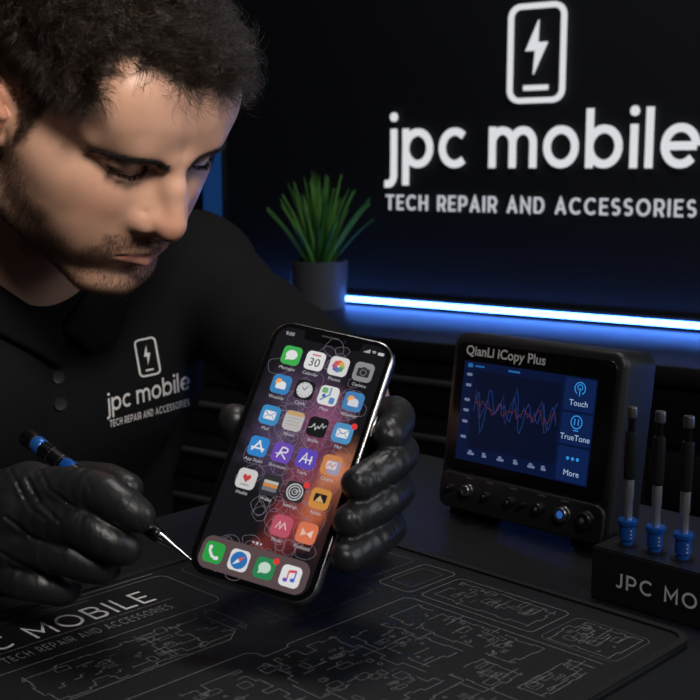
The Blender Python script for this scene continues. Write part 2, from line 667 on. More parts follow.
def head_mm(Q):
    M = Q.copy()
    M[:, 0] = np.abs(M[:, 0])
    d = ell(Q, (0, -10, 45), (76, 96, 80))
    d = smin(d, ell(Q, (0, 36, 56), (66, 55, 50)), 22)
    d = smin(d, ell(M, (30, 68, 66), (27, 19, 26)), 16)
    d = smin(d, ell(Q, (0, 36, -14), (58, 52, 62)), 20)
    # jaw, chin, cheeks
    d = smin(d, rc(M, (55, 4, -54), (21, 73, -84), 18, 16), 18)
    d = smin(d, ell(M, (52, 24, -32), (18, 28, 38)), 20)
    d = smin(d, ell(Q, (0, 82, -86), (20, 14.5, 15)), 12)
    d = smin(d, ell(M, (39, 48, -30), (20, 28, 34)), 20)
    d = smin(d, ell(M, (47, 53, 4), (17, 20, 15)), 16)
    d = smin(d, ell(M, (43, 54, -14), (18, 23, 28)), 18)
    d = smin(d, rc(M, (58, 42, 2), (64, 8, 4), 7, 7), 22)
    # brow and orbits
    d = smin(d, rc(M, (8, 90.5, 34), (30, 83.5, 39.5), 7, 7), 13)
    d = smin(d, rc(M, (30, 83.5, 39.5), (50, 66, 38), 7, 6.5), 13)
    d = ssub(d, ell(M, (33, 95, 26), (17, 11.5, 9)), 9)
    d = ssub(d, ell(M, (19, 97, 21), (5, 6.5, 9)), 7)
    d = smin(d, ell(M, (20, 72, 53), (28, 18.5, 16)), 16)
    d = smin(d, ell(M, (57, 30, -10), (12, 24, 24)), 20)
    # nose
    d = smin(d, rc(M, (6, 85, 14), (12, 94, -12), 6, 8.5), 8)
    d = smin(d, rc(M, (3.5, 94, 14), (8.5, 103, -9), 5, 7.5), 10)
    d = smin(d, rc(M, (6, 105, -10), (11, 101, -13), 7, 6.5), 6)
    d = smin(d, rc(Q, (0, 90.5, 31), (0, 101, 14), 6.3, 6.8), 9)
    d = smin(d, rc(Q, (0, 101, 14), (0, 111.5, -7), 7, 8.8), 6)
    d = smin(d, sph(Q, (0, 110.5, -13.5), 10.4), 6)
    d = smin(d, ell(M, (15.5, 97, -15.5), (7.4, 11, 7.8)), 4)
    d = smin(d, rc(Q, (0, 111, -18), (0, 100, -25), 4, 5), 4)
    d = ssub(d, ell(M, (7, 106, -24.5), (3.6, 6.5, 4.5)), 2)
    d = ssub(d, chain(M, [(17, 99, -5), (22.5, 94, -8), (24, 91.5, -16), (19, 95, -25)], [.5, .9, .9, .8], 2), 3.5)
    # muzzle and mouth
    d = smin(d, ell(M, (26, 78, -8), (17, 14, 25)), 14)
    d = smin(d, ell(M, (30, 64, -44), (20, 19, 28)), 18)
    d = smin(d, ell(Q, (0, 71, -44), (35, 29.5, 29)), 20)
    d = smin(d, rc(M, (0, 101, -42.5), (22, 91, -47), 3.9, 2.2), 5)
    d = smin(d, rc(M, (0, 99.6, -54.3), (20, 91, -52), 5.6, 3.2), 4)
    d = ssub(d, chain(M, [(0, 107, -48.6), (12, 103.5, -48.2), (27, 90, -49.6)], [.7, .7, .9], .5), 1.8)
    d = ssub(d, rc(Q, (0, 106, -28), (0, 108, -38), 2.2, 2.5), 5)
    d = ssub(d, rc(Q, (-13, 102, -67), (13, 102, -67), 4, 4), 9)
    # eyes looking down under lowered lids
    d = smin(d, ell(M, (32, 74, 27.5), (16, 13.2, 12.2)), 2.5)
    d = ssub(d, chain(M, [(17.5, 87, 30), (25, 90, 34.5), (35, 89, 35), (46, 80, 32)], [.3, .5, .5, .3], 2), 2.0)
    d = ssub(d, chain(M, [(18, 85, 24.5), (25, 88.8, 21.2), (33, 88.8, 20), (46.5, 78.5, 23)], [.9, 1.3, 1.3, .8], 1), 1.6)
    # ears
    E = M + np.array([0, 0, 8], np.float32)
    ex = np.array(Matrix.Rotation(math.radians(18), 3, 'Z'), np.float32)
    d = smin(d, ell(E, (77, -10, 4), (5, 19, 29), ex), 5)
    d = ssub(d, ell(E, (84, -6, 0), (7, 9.5, 13)), 4)
    d = ssub(d, chain(E, [(85, 0, 16), (88, -14, 22), (90, -22, 6)], [2.5, 3, 2.5], 2), 4)
    d = smin(d, chain(E, [(79, 4, 8), (80, 5, 20), (83, -4, 32), (87, -19, 31), (90, -28, 17), (87, -26, -2), (81, -15, -18), (78, -5, -27), (76, 1, -22)],
                      [3, 3, 3.3, 3.6, 3.6, 3.2, 4.2, 5, 3.5], 3), 2.5)
    d = smin(d, ell(E, (77, 5, -1), (4, 4, 7)), 3)
    return d


NB = np.array(NECKBASE, np.float32)   # base of the neck
FW = np.array([-A3[0], -A3[1], 0])               # the way his chest faces
LF = np.array([B3[0], B3[1], 0])                 # towards his left shoulder


def bp(l, f, u):
    return (NB + LF * l + FW * f + Z3 * u).astype(np.float32)


BR = np.stack([LF, FW, Z3], 1).astype(np.float32)
LSH, RSH = bp(*LSHO), bp(-.175, -.0, -.055)
LEL = np.array([-.008, .925, .808], np.float32)
LWR = at(344, 499, .70).astype(np.float32)
REL = np.array([-.46, .68, .815], np.float32)
RWR = at(-105, 540, .63).astype(np.float32)
NOTCH = bp(0, .075, -.065)


def torso(P, e=0.0):
    q = (P - NB) @ BR
    lean = math.radians(22)
    # u axis tilted so the hips sit behind the shoulders
    f2 = q[:, 1] * math.cos(lean) - q[:, 2] * math.sin(lean)
    u2 = q[:, 1] * math.sin(lean) + q[:, 2] * math.cos(lean)
    T = np.stack([q[:, 0], f2, u2], 1)
    d = ell(T, (.026, -.02, -.19), (.214 + e, .108 + e, .20 + e))
    d = smin(d, ell(T, (.030, -.015, -.40), (.222 + e, .112 + e, .20 + e)), .06)
    d = smin(d, ell(T, (0, -.02, -.52), (.165 + e, .12 + e, .11 + e)), .05)
    M = np.stack([np.abs(T[:, 0]), T[:, 1], T[:, 2]], 1)
    d = smin(d, ell(M, (.075, .06, -.13), (.075 + e, .04 + e, .065 + e)), .05)
    d = smin(d, rc(P, bp(.02, -.02, -.02), LSH, .055 + e, .054 + e), .05)
    d = smin(d, rc(P, bp(-.02, -.02, -.02), RSH, .055 + e, .058 + e), .05)
    return d


def neck_sdf(P):
    d = rc(P, from_head((0, -22, -30)), bp(0, -.005, -.01), .053, .060)
    return d


LHIP, RHIP = bp(.095, -.235, -.50), bp(-.095, -.235, -.50)
LKN, RKN = bp(.13, .17, -.46), bp(-.13, .17, -.46)
LAN, RAN = bp(.13, .13, -.86), bp(-.13, .13, -.86)


def body_sdf(P):
    d = head_mm(to_head(P)) / HSC
    d = smin(d, neck_sdf(P), .016)
    d = smin(d, torso(P), .03)
    d = smin(d, chain(P, [LSH, LEL, LWR], [.046, .036, .022], .02), .02)
    d = smin(d, chain(P, [RSH, REL, RWR], [.046, .036, .022], .02), .02)
    for h, k, a in ((LHIP, LKN, LAN), (RHIP, RKN, RAN)):
        d = smin(d, chain(P, [h, k, a], [.085, .055, .035], .03), .03)
        d = smin(d, rc(P, a + np.array([0, 0, -.035], np.float32), a + (FW * .15).astype(np.float32) + np.array([0, 0, -.045], np.float32), .032, .024), .02)
    return d


# ---- skin
def skin_material():
    m = mat('skin', (0.5, 0.3, 0.2, 1), 0.44, spec=.5)
    nt = m.node_tree
    N, L = nt.nodes, nt.links
    p = N['Principled BSDF']
    at_ = N.new('ShaderNodeAttribute')
    at_.attribute_name = 'marks'
    sp = N.new('ShaderNodeSeparateColor')
    L.new(at_.outputs['Color'], sp.inputs['Color'])
    tc = N.new('ShaderNodeTexCoord')
    n1 = N.new('ShaderNodeTexNoise')
    n1.inputs['Scale'].default_value = 45
    n1.inputs['Detail'].default_value = 6
    L.new(tc.outputs['Object'], n1.inputs['Vector'])

    def mix(fac, a, b, clampfac=1.0):
        x = N.new('ShaderNodeMix')
        x.data_type = 'RGBA'
        if isinstance(fac, float):
            x.inputs[0].default_value = fac
        else:
            L.new(fac, x.inputs[0])
        for i, v in ((6, a), (7, b)):
            if isinstance(v, tuple):
                x.inputs[i].default_value = v
            else:
                L.new(v, x.inputs[i])
        return x.outputs[2]
    base = mix(n1.outputs['Fac'], SKIN_A, SKIN_B)
    red = mix(sp.outputs['Blue'], base, (0.50, 0.19, 0.12, 1))
    lip = mix(sp.outputs['Red'], red, (0.37, 0.155, 0.125, 1))
    stub = mix(sp.outputs['Green'], lip, (0.030, 0.019, 0.014, 1))
    L.new(stub, p.inputs['Base Color'])
    p.inputs['Subsurface Weight'].default_value = 0.12
    p.inputs['Subsurface Radius'].default_value = (1, .35, .2)
    p.inputs['Subsurface Scale'].default_value = 0.004
    n2 = N.new('ShaderNodeTexNoise')
    n2.inputs['Scale'].default_value = 900
    n2.inputs['Detail'].default_value = 3
    L.new(tc.outputs['Object'], n2.inputs['Vector'])
    n3 = N.new('ShaderNodeTexNoise')
    n3.inputs['Scale'].default_value = 160
    n3.inputs['Detail'].default_value = 4
    L.new(tc.outputs['Object'], n3.inputs['Vector'])
    ad = N.new('ShaderNodeMath')
    L.new(n2.outputs['Fac'], ad.inputs[0])
    L.new(n3.outputs['Fac'], ad.inputs[1])
    bu = N.new('ShaderNodeBump')
    bu.inputs['Strength'].default_value = 0.13
    bu.inputs['Distance'].default_value = 0.0008
    L.new(ad.outputs[0], bu.inputs['Height'])
    L.new(bu.outputs['Normal'], p.inputs['Normal'])
    return m


SKIN_A, SKIN_B = (0.47, 0.268, 0.186, 1), (0.585, 0.348, 0.25, 1)
m_skin = skin_material()
hx = fine_axis(-.62, HT[0] - .135, HT[0] + .15, .36, HGRID, .011)
hy = fine_axis(.42, HT[1] - .135, HT[1] + .14, 1.45, HGRID, .011)
hz = fine_axis(.0, HT[2] - .15, HT[2] + .145, 1.20, HGRID, .011)
PB = (float(NB[0]), float(NB[1]), 0.0)
person, BV, BF = net_obj('person', body_sdf, hx, hy, hz, m_skin, None, PB)
tag(person, 'dark-haired bearded person in a black polo shirt and black gloves bent over the phone', 'person')


def sstep(a, b, x):
    t = np.clip((x - a) / (b - a), 0, 1)
    return t * t * (3 - 2 * t)


HQ = to_head(BV.astype(np.float32))


def hairline(Q):
    """>0 where scalp hair grows (mm inside the hairline)"""
    xs_, y, z = Q[:, 0], Q[:, 1], Q[:, 2]
    x = np.abs(xs_)
    top = z - (86.5 + 8 * sstep(4, 37, xs_) + 2 * sstep(30, 50, -xs_)) + wob(Q, .5, 21) * 1.2
    ylim = np.interp(z, [-12, 4, 8, 29, 42, 48, 55, 62, 67, 72, 77, 94, 100], [10, 27, 30, 31, 37, 44, 51, 61, 66, 65, 61, 54, 58])
    low = z - np.interp(y, [-100, -60, -20, -6, 6, 17, 19, 30], [-45, -45, 0, 24, 24, 10, -8, -2])
    side = np.minimum(ylim - y + wob(Q, .6, 22) * 1.0, low)
    side = np.where((x > 40) | (y < 30), side, -99)
    back = np.where(y < 0, low, -99)
    return np.maximum.reduce([top, side, back])


def beard(Q):
    """0..1 beard density"""
    x, y, z = np.abs(Q[:, 0]), Q[:, 1], Q[:, 2]
    up = np.interp(y, [-5, 10, 24, 34, 53, 72, 92, 110], [8, 6, 2, -5, -24, -42, -58, -62])      # cheek line
    jaw = sstep(-5, 26, up - z) * sstep(-118, -104, z + np.where(y < 40, 18, 0)) * sstep(-2, 6, y)
    mou = sstep(-27, -30, z) * sstep(-46, -43, z) * sstep(37, 31, x + (z + 40) * -.3) * sstep(78, 84, y)
    cor = sstep(34, 28, np.hypot(x - 33, z + 52) * 2.4) * sstep(60, 70, y)
    lip = np.exp(-((x / 25) ** 4 + ((z + 51) / 9.0) ** 4)) * (y > 80)
    chn = np.exp(-((x / 20) ** 2 + ((z + 86) / 14) ** 2)) * (y > 66)
    soul = np.exp(-((x / 9) ** 2 + ((z + 66) / 6) ** 2)) * (y > 80)
    bare = np.exp(-(((x - 20) / 9) ** 2 + ((z + 64) / 6) ** 2)) * (y > 78) * .95
    d = np.maximum.reduce([jaw * .72, mou * 1.0, cor * .8, soul, chn])
    return np.clip(d * (1 - bare), 0, 1) * (1 - np.clip(lip * 1.6, 0, 1))


def marks():
    x, y, z = np.abs(HQ[:, 0]), HQ[:, 1], HQ[:, 2]
    head = (np.linalg.norm(HQ - np.array([0, 0, 10]), axis=1) < 150)
    lipu = sstep(-42.0, -44.5, z + .12 * x) * sstep(-61, -58, z - .16 * x) * sstep(25, 21, x) * (y > 84) * head
    hl = sstep(-3, 6, hairline(HQ)) * head * (z > -50)
    # slide under the ears: no scalp stubble on the ear itself
    hl *= ~((x > 74) & (np.abs(z + 6) < 36) & (y < 8) & (y > -34))
    bd = beard(HQ) * head
    g = np.maximum(hl * .93, bd * .16)
    lash = np.zeros_like(z)
    M = np.stack([x, y, z], 1).astype(np.float32)
    ch = chain(M, [(18, 85, 24.5), (25, 88.8, 21.2), (33, 88.8, 20), (46.5, 78.5, 23)], [.3, .3, .3, .3], .5)
    lash = sstep(2.1, 0.9, ch)
    g = np.maximum(g, lash * .92)
    b = np.exp(-((x / 14) ** 2 + ((z + 12) / 13) ** 2 + ((y - 112) / 18) ** 2)) * .55
    b += np.exp(-(((x - 46) / 16) ** 2 + ((z + 8) / 16) ** 2)) * (y > 30) * .25
    b += ((x > 75) & (y < 8)) * .45
    return lipu * .8, g, np.clip(b * head, 0, 1)


rgb = np.ones((len(BV), 4), np.float32)
rgb[:, 0], rgb[:, 1], rgb[:, 2] = marks()
ca = person.data.color_attributes.new('marks', 'FLOAT_COLOR', 'POINT')
ca.data.foreach_set('color', rgb.ravel())


# ---- hair strands
def tri_pool(V, F, weight):
    T = np.concatenate([F[:, [0, 1, 2]], F[:, [0, 2, 3]]])
    a, b, c = V[T[:, 0]], V[T[:, 1]], V[T[:, 2]]
    n = np.cross(b - a, c - a)
    ar = np.linalg.norm(n, axis=1) / 2
    w = weight[T].mean(1) * ar
    return T, n / (2 * ar[:, None] + 1e-12), w / w.sum(), w.sum()


def scatter(V, pool, n):
    T, N, p, _ = pool
    i = rng.choice(len(T), n, p=p)
    u, v = rng.random(n), rng.random(n)
    s = u + v > 1
    u[s], v[s] = 1 - u[s], 1 - v[s]
    a, b, c = V[T[i, 0]], V[T[i, 1]], V[T[i, 2]]
    return a + (b - a) * u[:, None] + (c - a) * v[:, None], N[i]


def strands(name, pts, r0, r1, m, parent, label=None):
    """pts: (n, k, 3) world points"""
    n, k, _ = pts.shape
    hc = bpy.data.hair_curves.new(name)
    hc.add_curves([k] * n)
    hc.position_data.foreach_set('vector', (pts - np.array(PB)).astype(np.float32).ravel())
    if 'radius' not in hc.attributes:
        hc.attributes.new('radius', 'FLOAT', 'POINT')
    hc.attributes['radius'].data.foreach_set('value', np.tile(np.linspace(r0, r1, k), n).astype(np.float32))
    hc.materials.append(m)
    o = bpy.data.objects.new(name, hc)
    COL.objects.link(o)
    o.parent = parent
    if label:
        o['label'] = label
    return o


def hair_mat(name, col, rough=.45):
    m = mat(name, col, rough, spec=.35)
    return m


m_hair = hair_mat('dark_brown_hair', (0.015, 0.0098, 0.0070, 1), .33)
m_brow = hair_mat('dark_brow_hair', (0.012, 0.008, 0.006, 1), .7)
m_lash = mat('black_lash', (0.004, 0.003, 0.003, 1), .95, spec=.05)
m_beard = hair_mat('brown_beard_hair', (0.075, 0.045, 0.028, 1))


def unit(v):
    return v / (np.linalg.norm(v, axis=-1, keepdims=True) + 1e-12)


pos_in_head = np.linalg.norm(HQ - np.array([0, -5, 20]), axis=1) < 165
hl = hairline(HQ)
ear = (np.abs(HQ[:, 0]) > 74) & (np.abs(HQ[:, 2] + 6) < 37) & (HQ[:, 1] < 9) & (HQ[:, 1] > -36)
wh = sstep(-1.5, 5, hl) * pos_in_head * (HQ[:, 2] > -45) * ~ear
pool = tri_pool(BV, BF, wh.astype(np.float32))


def scalp_hair(n):
    root, nor = scatter(BV, pool, n)
    Q = to_head(root.astype(np.float32))
    nh = unit(nor @ HR)
    x, y, z = Q[:, 0], Q[:, 1], Q[:, 2]
    topness = sstep(52, 88, z + .1 * np.clip(y, -50, 60)) * sstep(-95, -30, y)
    edge = sstep(-2, 14, hairline(Q))
    ln = 4.5 + topness * (30 + 18 * sstep(20, 80, y)) * (.36 + .64 * edge)
    ln = ln + 3.5 * sstep(30, 60, z) * (1 - topness)
    ln *= rng.uniform(.75, 1.12, n)
    # lie of the hair: the top sweeps forward and to his left in curly locks, the sides lie down and back
    side = np.stack([np.zeros(n), -.45 - .2 * sstep(20, 40, y), -.9 + 0 * x], 1)
    side[:, 1] = np.where(y > 8, -.15, -.6)
    top = np.stack([np.full(n, -.30), .75 + 0 * x, .10 + .45 * sstep(45, 85, y)], 1)
    tan = side * (1 - topness)[:, None] + top * topness[:, None]
    lock = np.stack([wob(Q, .42, 1), wob(Q, .42, 2), wob(Q, .42, 3)], 1)
    big = np.stack([wob(Q, .055, 4), wob(Q, .055, 5), wob(Q, .055, 6)], 1)
    tan = tan + topness[:, None] * (lock * .95 + big * .6)
    tan = tan - nh * (tan * nh).sum(1)[:, None]
    lift = .30 + topness * (1.15 + .35 * wob(Q, .1, 7) + .3 * sstep(40, 80, y)) 
    d0 = unit(nh * lift[:, None] + unit(tan) * .8 + rng.normal(0, .06, (n, 3)))
    K = 8
    pts = np.empty((n, K, 3), np.float32)
    pts[:, 0] = Q - nh * .5
    p = pts[:, 0].astype(np.float64)
    d = d0
    ph = wob(Q, .35, 8) * 3.5 + rng.normal(0, .3, n)
    s1 = unit(np.cross(nh, tan) + 1e-6)
    for k in range(1, K):
        t = k / (K - 1)
        curl = (s1 * np.sin(ph + t * 5.0)[:, None] + nh * np.cos(ph + t * 5.0)[:, None]) * (topness * .52)[:, None]
        g = unit(tan) * (.22 * topness)[:, None] - nh * (.22 * topness * t)[:, None]
        d = unit(d + curl + g * 1.0 + rng.normal(0, .045, (n, 3)))
        p = p + d * (ln / (K - 1))[:, None]
        pts[:, k] = p
    return from_head(pts.reshape(-1, 3)).reshape(n, K, 3)


hair = strands('hair', scalp_hair(NHAIR), .00013, .00004, m_hair, person, 'short dark brown hair, longer and tousled on top')

wb = (beard(HQ) * pos_in_head).astype(np.float32)


def short_hair(n, pool, lmin, lmax, dirf, lift, K=4, wild=.2):
    root, nor = scatter(BV, pool, n)
    Q = to_head(root.astype(np.float32))
    nh = unit(nor @ HR)
    tan = dirf(Q)
    tan = unit(tan - nh * (tan * nh).sum(1)[:, None])
    d = unit(nh * lift + tan + rng.normal(0, wild, (n, 3)))
    ln = rng.uniform(lmin, lmax, n)
    pts = np.empty((n, K, 3), np.float32)
    p = Q - nh * .3
    pts[:, 0] = p
    for k in range(1, K):
        d = unit(d + tan * .18 + rng.normal(0, wild * .3, (n, 3)))
        p = p + d * (ln / (K - 1))[:, None]
        pts[:, k] = p
    return from_head(pts.reshape(-1, 3)).reshape(n, K, 3)


def down(Q):
    n = len(Q)
    return np.stack([np.sign(Q[:, 0]) * .1, np.where(Q[:, 1] < 60, -.05, .15), np.full(n, -1.)], 1)


strands('beard', short_hair(NBEARD, tri_pool(BV, BF, wb), 1.8, 4.6, down, .5), .00010, .00003, m_beard, person, 'short trimmed dark beard and moustache')

for sx in (1, -1):
    xs_ = HQ[:, 0] * sx
    t = np.clip((xs_ - 6) / 48, 0, 1)
    zc = np.interp(t, [0, .25, .5, .75, 1], [29.5, 33.5, 37.5, 36.5, 30])
    th = (6.2 if sx > 0 else 7.5) * (1 - .62 * t) * (.72 + .28 * sstep(0, .25, t))
    wbw = sstep(1, .55, np.abs(HQ[:, 2] - zc) / th) * sstep(5, 11, xs_) * sstep(56, 50, xs_) * (HQ[:, 1] > 45)
    strands('eyebrow', short_hair(1500, tri_pool(BV, BF, wbw.astype(np.float32)), 4.0, 7.5,
                                  lambda Q, s=sx: np.stack([np.full(len(Q), s * 1.0), np.full(len(Q), -.3), .28 - .012 * np.abs(Q[:, 0])], 1), .25 if sx > 0 else .55, wild=.13),
            .00009, .00004, m_brow, person)
    # lashes along the lowered upper lid
    arc_ = np.array([(18, 86.7, 24.5), (25, 90.2, 21.6), (33, 90.2, 20.4), (40, 86, 21), (46.5, 79.5, 23.5)])
    n = 260
    u = rng.uniform(0, 4, n)
    i = np.minimum(u.astype(int), 3)
    r0 = arc_[i] + (arc_[i + 1] - arc_[i]) * (u - i)[:, None]
    r0[:, 0] *= sx
    dd = unit(np.stack([sx * (.25 * (u - 1.4)), np.full(n, .75), np.full(n, -.62)], 1) + rng.normal(0, .12, (n, 3)))
    ln = rng.uniform(2.6, 4.6, n)[:, None]
    pts = np.stack([r0 - dd * 1.0, r0 + dd * ln * .4, r0 + dd * ln * .75 + np.array([0, 0, .5]), r0 + dd * ln + np.array([0, 0, 1.6])], 1)
    strands('eyelashes', from_head(pts.reshape(-1, 3)).reshape(n, 4, 3), .00010, .00003, m_lash, person)


# ---------------------------------------------------------------- clothes
m_shirt = mat('black_cotton_pique', (0.0055, 0.0057, 0.0068, 1), .85, bump=.5, bscale=1400, spec=.12)
m_print = mat('white_shirt_print', (0.62, 0.63, 0.65, 1), .6)
m_trouser = mat('charcoal_cloth', (0.012, 0.012, 0.014, 1), .85, bump=.4, bscale=900)
m_shoe = mat('black_leather', (0.01, 0.01, 0.01, 1), .45)


def shirt_sdf(P):
    d = torso(P, .006)
    d = smin(d, chain(P, [LSH, LSH + (LEL - LSH) * .86], [.053, .048], .02), .03)
    d = smin(d, chain(P, [RSH, RSH + (REL - RSH) * .86], [.064, .058], .02), .03)
    w = P.copy()
    w[:, 2] *= .45
    fold = wob(w, 70, 31) * .0028 + wob(P, 38, 32) * .003
    arm = np.abs((P - NB) @ BR[:, 0])
    d = d + fold * (.25 + .9 * np.clip((arm - .13) / .08, 0, 1))
    # neck opening: a V at the throat and room for the neck
    v0 = from_head((0, -10, -40))
    d = ssub(d, rc(P, v0, bp(0, -.005, .022), .070, .058), .004)
    d = ssub(d, rc(P, bp(-.016, .05, .03), bp(-.020, .12, -.070), .048, .014), .006)
    # ends: sleeves and hem
    for a, b in ((LSH, LEL), (RSH, REL)):
        ax = (b - a) / np.linalg.norm(b - a)
        e = a + (b - a) * .86
        cut = np.maximum(-((P - e) @ ax), sph(P, e, .10))
        d = np.maximum(d, -np.maximum(cut, -1))
    hem = bp(0, -.2, -.56)[2]
    d = np.maximum(d, hem - P[:, 2])
    return d


sx_ = fine_axis(-.56, -.40, .06, .20, .0036, .006)
sy_ = fine_axis(.58, .70, 1.22, 1.42, .0036, .006)
sz_ = rng_axis(.36, 1.02, .0036)
shirt, SV, SF = net_obj('polo_shirt', shirt_sdf, sx_, sy_, sz_, m_shirt, person, PB, slack=2.2)
shirt['label'] = 'black polo shirt with a white chest print'
sbvh = BVHTree.FromPolygons([Vector(v) for v in SV.astype(float)], [tuple(int(i) for i in f) for f in SF])


def on_shirt(px, py, lift=.0006):
    d = Vector(CF + (px - 350) / FPX * CR + (350 - py) / FPX * CU).normalized()
    h = sbvh.ray_cast(Vector(EYE), d)
    if h[0] is None:
        return np.array(at(px, py, .9))
    return np.array(h[0] - d * lift)


# folded collar leaves: a band that rises behind the neck and falls open at the throat
def collar():
    mb = MB()
    n, k = 60, 9
    base = np.array(bp(0, -.008, -.012), float)
    upv = unit(np.array(from_head((0, -22, -40)) - bp(0, -.005, -.01), float))
    fwv = unit(FW - upv * (FW @ upv))
    lfv = np.cross(fwv, upv)
    if lfv @ LF < 0:
        lfv = -lfv
    V = []
    for i in range(n + 1):
        t = i / n
        a = math.radians(-112 + 224 * t)               # 0 is the nape
        s = abs(a) / math.radians(158)
        rx, ry = .068 + .004 * s, .072 + .012 * s
        c = base + lfv * rx * math.sin(a) - fwv * ry * math.cos(a)
        out = unit(lfv * math.sin(a) - fwv * math.cos(a))
        c = c + upv * (.034 - .034 * s ** 2)
        drop = .034 + .030 * s ** 3
        for j in range(k + 1):
            u = j / k
            if u < .35:
                q = c + upv * (u / .35) * .024 + out * .002
            else:
                w = (u - .35) / .65
                q = c + upv * (.024 + .004 * math.sin(w * PI) - w * drop) + out * (.004 + .016 * math.sin(w * PI * .55))
            V.append(q - np.array(PB))
    F = [(i * (k + 1) + j, (i + 1) * (k + 1) + j, (i + 1) * (k + 1) + j + 1, i * (k + 1) + j + 1) for i in range(n) for j in range(k)]
    o = mesh_obj('collar', V, F, m_shirt, shirt, True, None)
    so = o.modifiers.new('thickness', 'SOLIDIFY')
    so.thickness = .0028
    return o



collar()
away = np.minimum(neck_sdf(BV), torso(BV)) < .006
fk = away[BF].all(1)
nv = len(SV)
drape = BVHTree.FromPolygons([Vector(v) for v in np.concatenate([SV, BV]).astype(float)], [tuple(int(i) for i in f) for f in np.concatenate([SF, BF[fk] + nv])])


def resample(L, n):
    L = np.array(L, float)
    s_ = np.concatenate([[0], np.cumsum(np.linalg.norm(np.diff(L, axis=0), axis=1))])
    t = np.linspace(0, s_[-1], n)
    return np.stack([np.interp(t, s_, L[:, k]) for k in (0, 1)], 1)


def leaf(inner, outer, n=30, m=8):
    """one front leaf of the collar, draped over neck and chest"""
    I, O = resample(inner, n), resample(outer, n)
    G = np.zeros((n, m, 3))
    for i in range(n):
        for j in range(m):
            x, y = I[i] + (O[i] - I[i]) * j / (m - 1)
            d = Vector(CF + (x - 350) / FPX * CR + (350 - y) / FPX * CU).normalized()
            h = drape.ray_cast(Vector(EYE), d)
            G[i, j] = h[0] if h[0] is not None else at(x, y, .9)
    D = G - EYE
    r = np.linalg.norm(D, axis=2)
    for _ in range(30):
        q = r.copy()
        q[1:-1] = (r[:-2] + r[1:-1] * 2 + r[2:]) / 4
        q[:, 1:-1] = (q[:, :-2] + q[:, 1:-1] * 2 + q[:, 2:]) / 4
        r = np.minimum(r, q)
    lift = .004 + .004 * np.sin(np.linspace(0, PI, m) * .8)
    G = EYE + D / np.linalg.norm(D, axis=2, keepdims=True) * (r - lift[None, :])[:, :, None] - np.array(PB)
    o = mesh_obj('collar', G.reshape(-1, 3), [(i * m + j, i * m + j + 1, (i + 1) * m + j + 1, (i + 1) * m + j) for i in range(n - 1) for j in range(m - 1)], m_shirt, shirt, True, None)
    so = o.modifiers.new('thickness', 'SOLIDIFY')
    so.thickness = .0025
    so.offset = 0


leaf([(-70, 246), (-30, 268), (0, 286), (32, 307), (64, 327)], [(-80, 300), (-30, 318), (0, 334), (34, 352), (61, 368)])
leaf([(63, 327), (71, 316), (79, 304), (86, 295), (98, 286)], [(66, 332), (92, 354), (112, 347), (122, 324), (128, 300)])

# printed emblem and words on his left chest
def chest(name, build):
    mb = MB()
    build(mb)
    V = [on_shirt(x, y) - np.array(PB) for x, y, _ in mb.V]
    return mesh_obj(name, V, mb.F, m_print, shirt, False)


def lay(o, ang, kx, ky, lean=0.0):
    c, s_ = math.cos(math.radians(ang)), math.sin(math.radians(ang))
    cl, sl = math.cos(math.radians(ang + lean)), math.sin(math.radians(ang + lean))
    return lambda x, y: (o[0] + kx * x * c - ky * y * sl, o[1] - kx * x * s_ - ky * y * cl)


def sub_ribbon(mb, pts, w, f, closed=False, step=1.5):
    pts = list(pts) + ([pts[0]] if closed else [])
    l2 = []
    for p, q in zip(pts[:-1], pts[1:]):
        k = max(1, int(math.hypot(p[0] - q[0], p[1] - q[1]) / step))
        l2 += [(p[0] + (q[0] - p[0]) * i / k, p[1] + (q[1] - p[1]) * i / k) for i in range(k)]
    if not closed:
        l2.append(pts[-1])
    t = MB().ribbon(l2, w, 0, 0, closed)
    mb.add([(*f(x, y), 0) for x, y, z in t.V], t.F)


BOLT = [(.10, 1.0), (-.62, -.12), (-.06, -.12), (-.16, -1.0), (.62, .18), (.06, .18)]


def emblem_chest(mb):
    f = lay((147.5, 357), 12, 1, 1, -2)
    sub_ribbon(mb, rrect(20.5, 36.5, 4.2), 1.8, f, True)
    for tri in ((0, 1, 2), (0, 2, 5), (2, 3, 5), (3, 4, 5)):
        mb.add([(*f(BOLT[i][0] * 5.6, BOLT[i][1] * 10 + 2), 0) for i in tri], [(0, 1, 2)])
    sub_ribbon(mb, [(-4, -13), (4, -13)], 1.8, f)


chest('chest_emblem', emblem_chest)
chest('chest_lettering', lambda mb: word(mb, 'jpc mobile', .19, 86, 13.5, sub=.12, f=lay((107.5, 412.5), 16.0, 1, 1, -12)))
chest('chest_tagline', lambda mb: word(mb, 'TECH REPAIR AND ACCESSORIES', .17, 82.5, 7.2, sub=.15, track=.2, f=lay((110, 427.5), 15.3, 1, 1, -12)))
for px, py in ((58, 377), (60, 404)):
    h = on_shirt(px, py, .0)
    o = MB().lathe([(.0052, 0), (.0058, .0008), (.0052, .0018), (.003, .0014)], h - np.array(PB), -FW * .9 * -1 + CF * -.3, 20).build('button', mat('black_button', (.015, .015, .016, 1), .3), shirt)


def trouser_sdf(P):
    d = None
    for h, k, a in ((LHIP, LKN, LAN), (RHIP, RKN, RAN)):
        e = chain(P, [h, k, a], [.098, .070, .056], .03)
        d = e if d is None else smin(d, e, .02)
    d = smin(d, ell((P - bp(0, -.22, -.52)) @ BR, (0, 0, 0), (.185, .135, .125)), .04)
    d = d + wob(P, 40, 41) * .004
    return np.maximum(d, LAN[2] + .012 - P[:, 2])


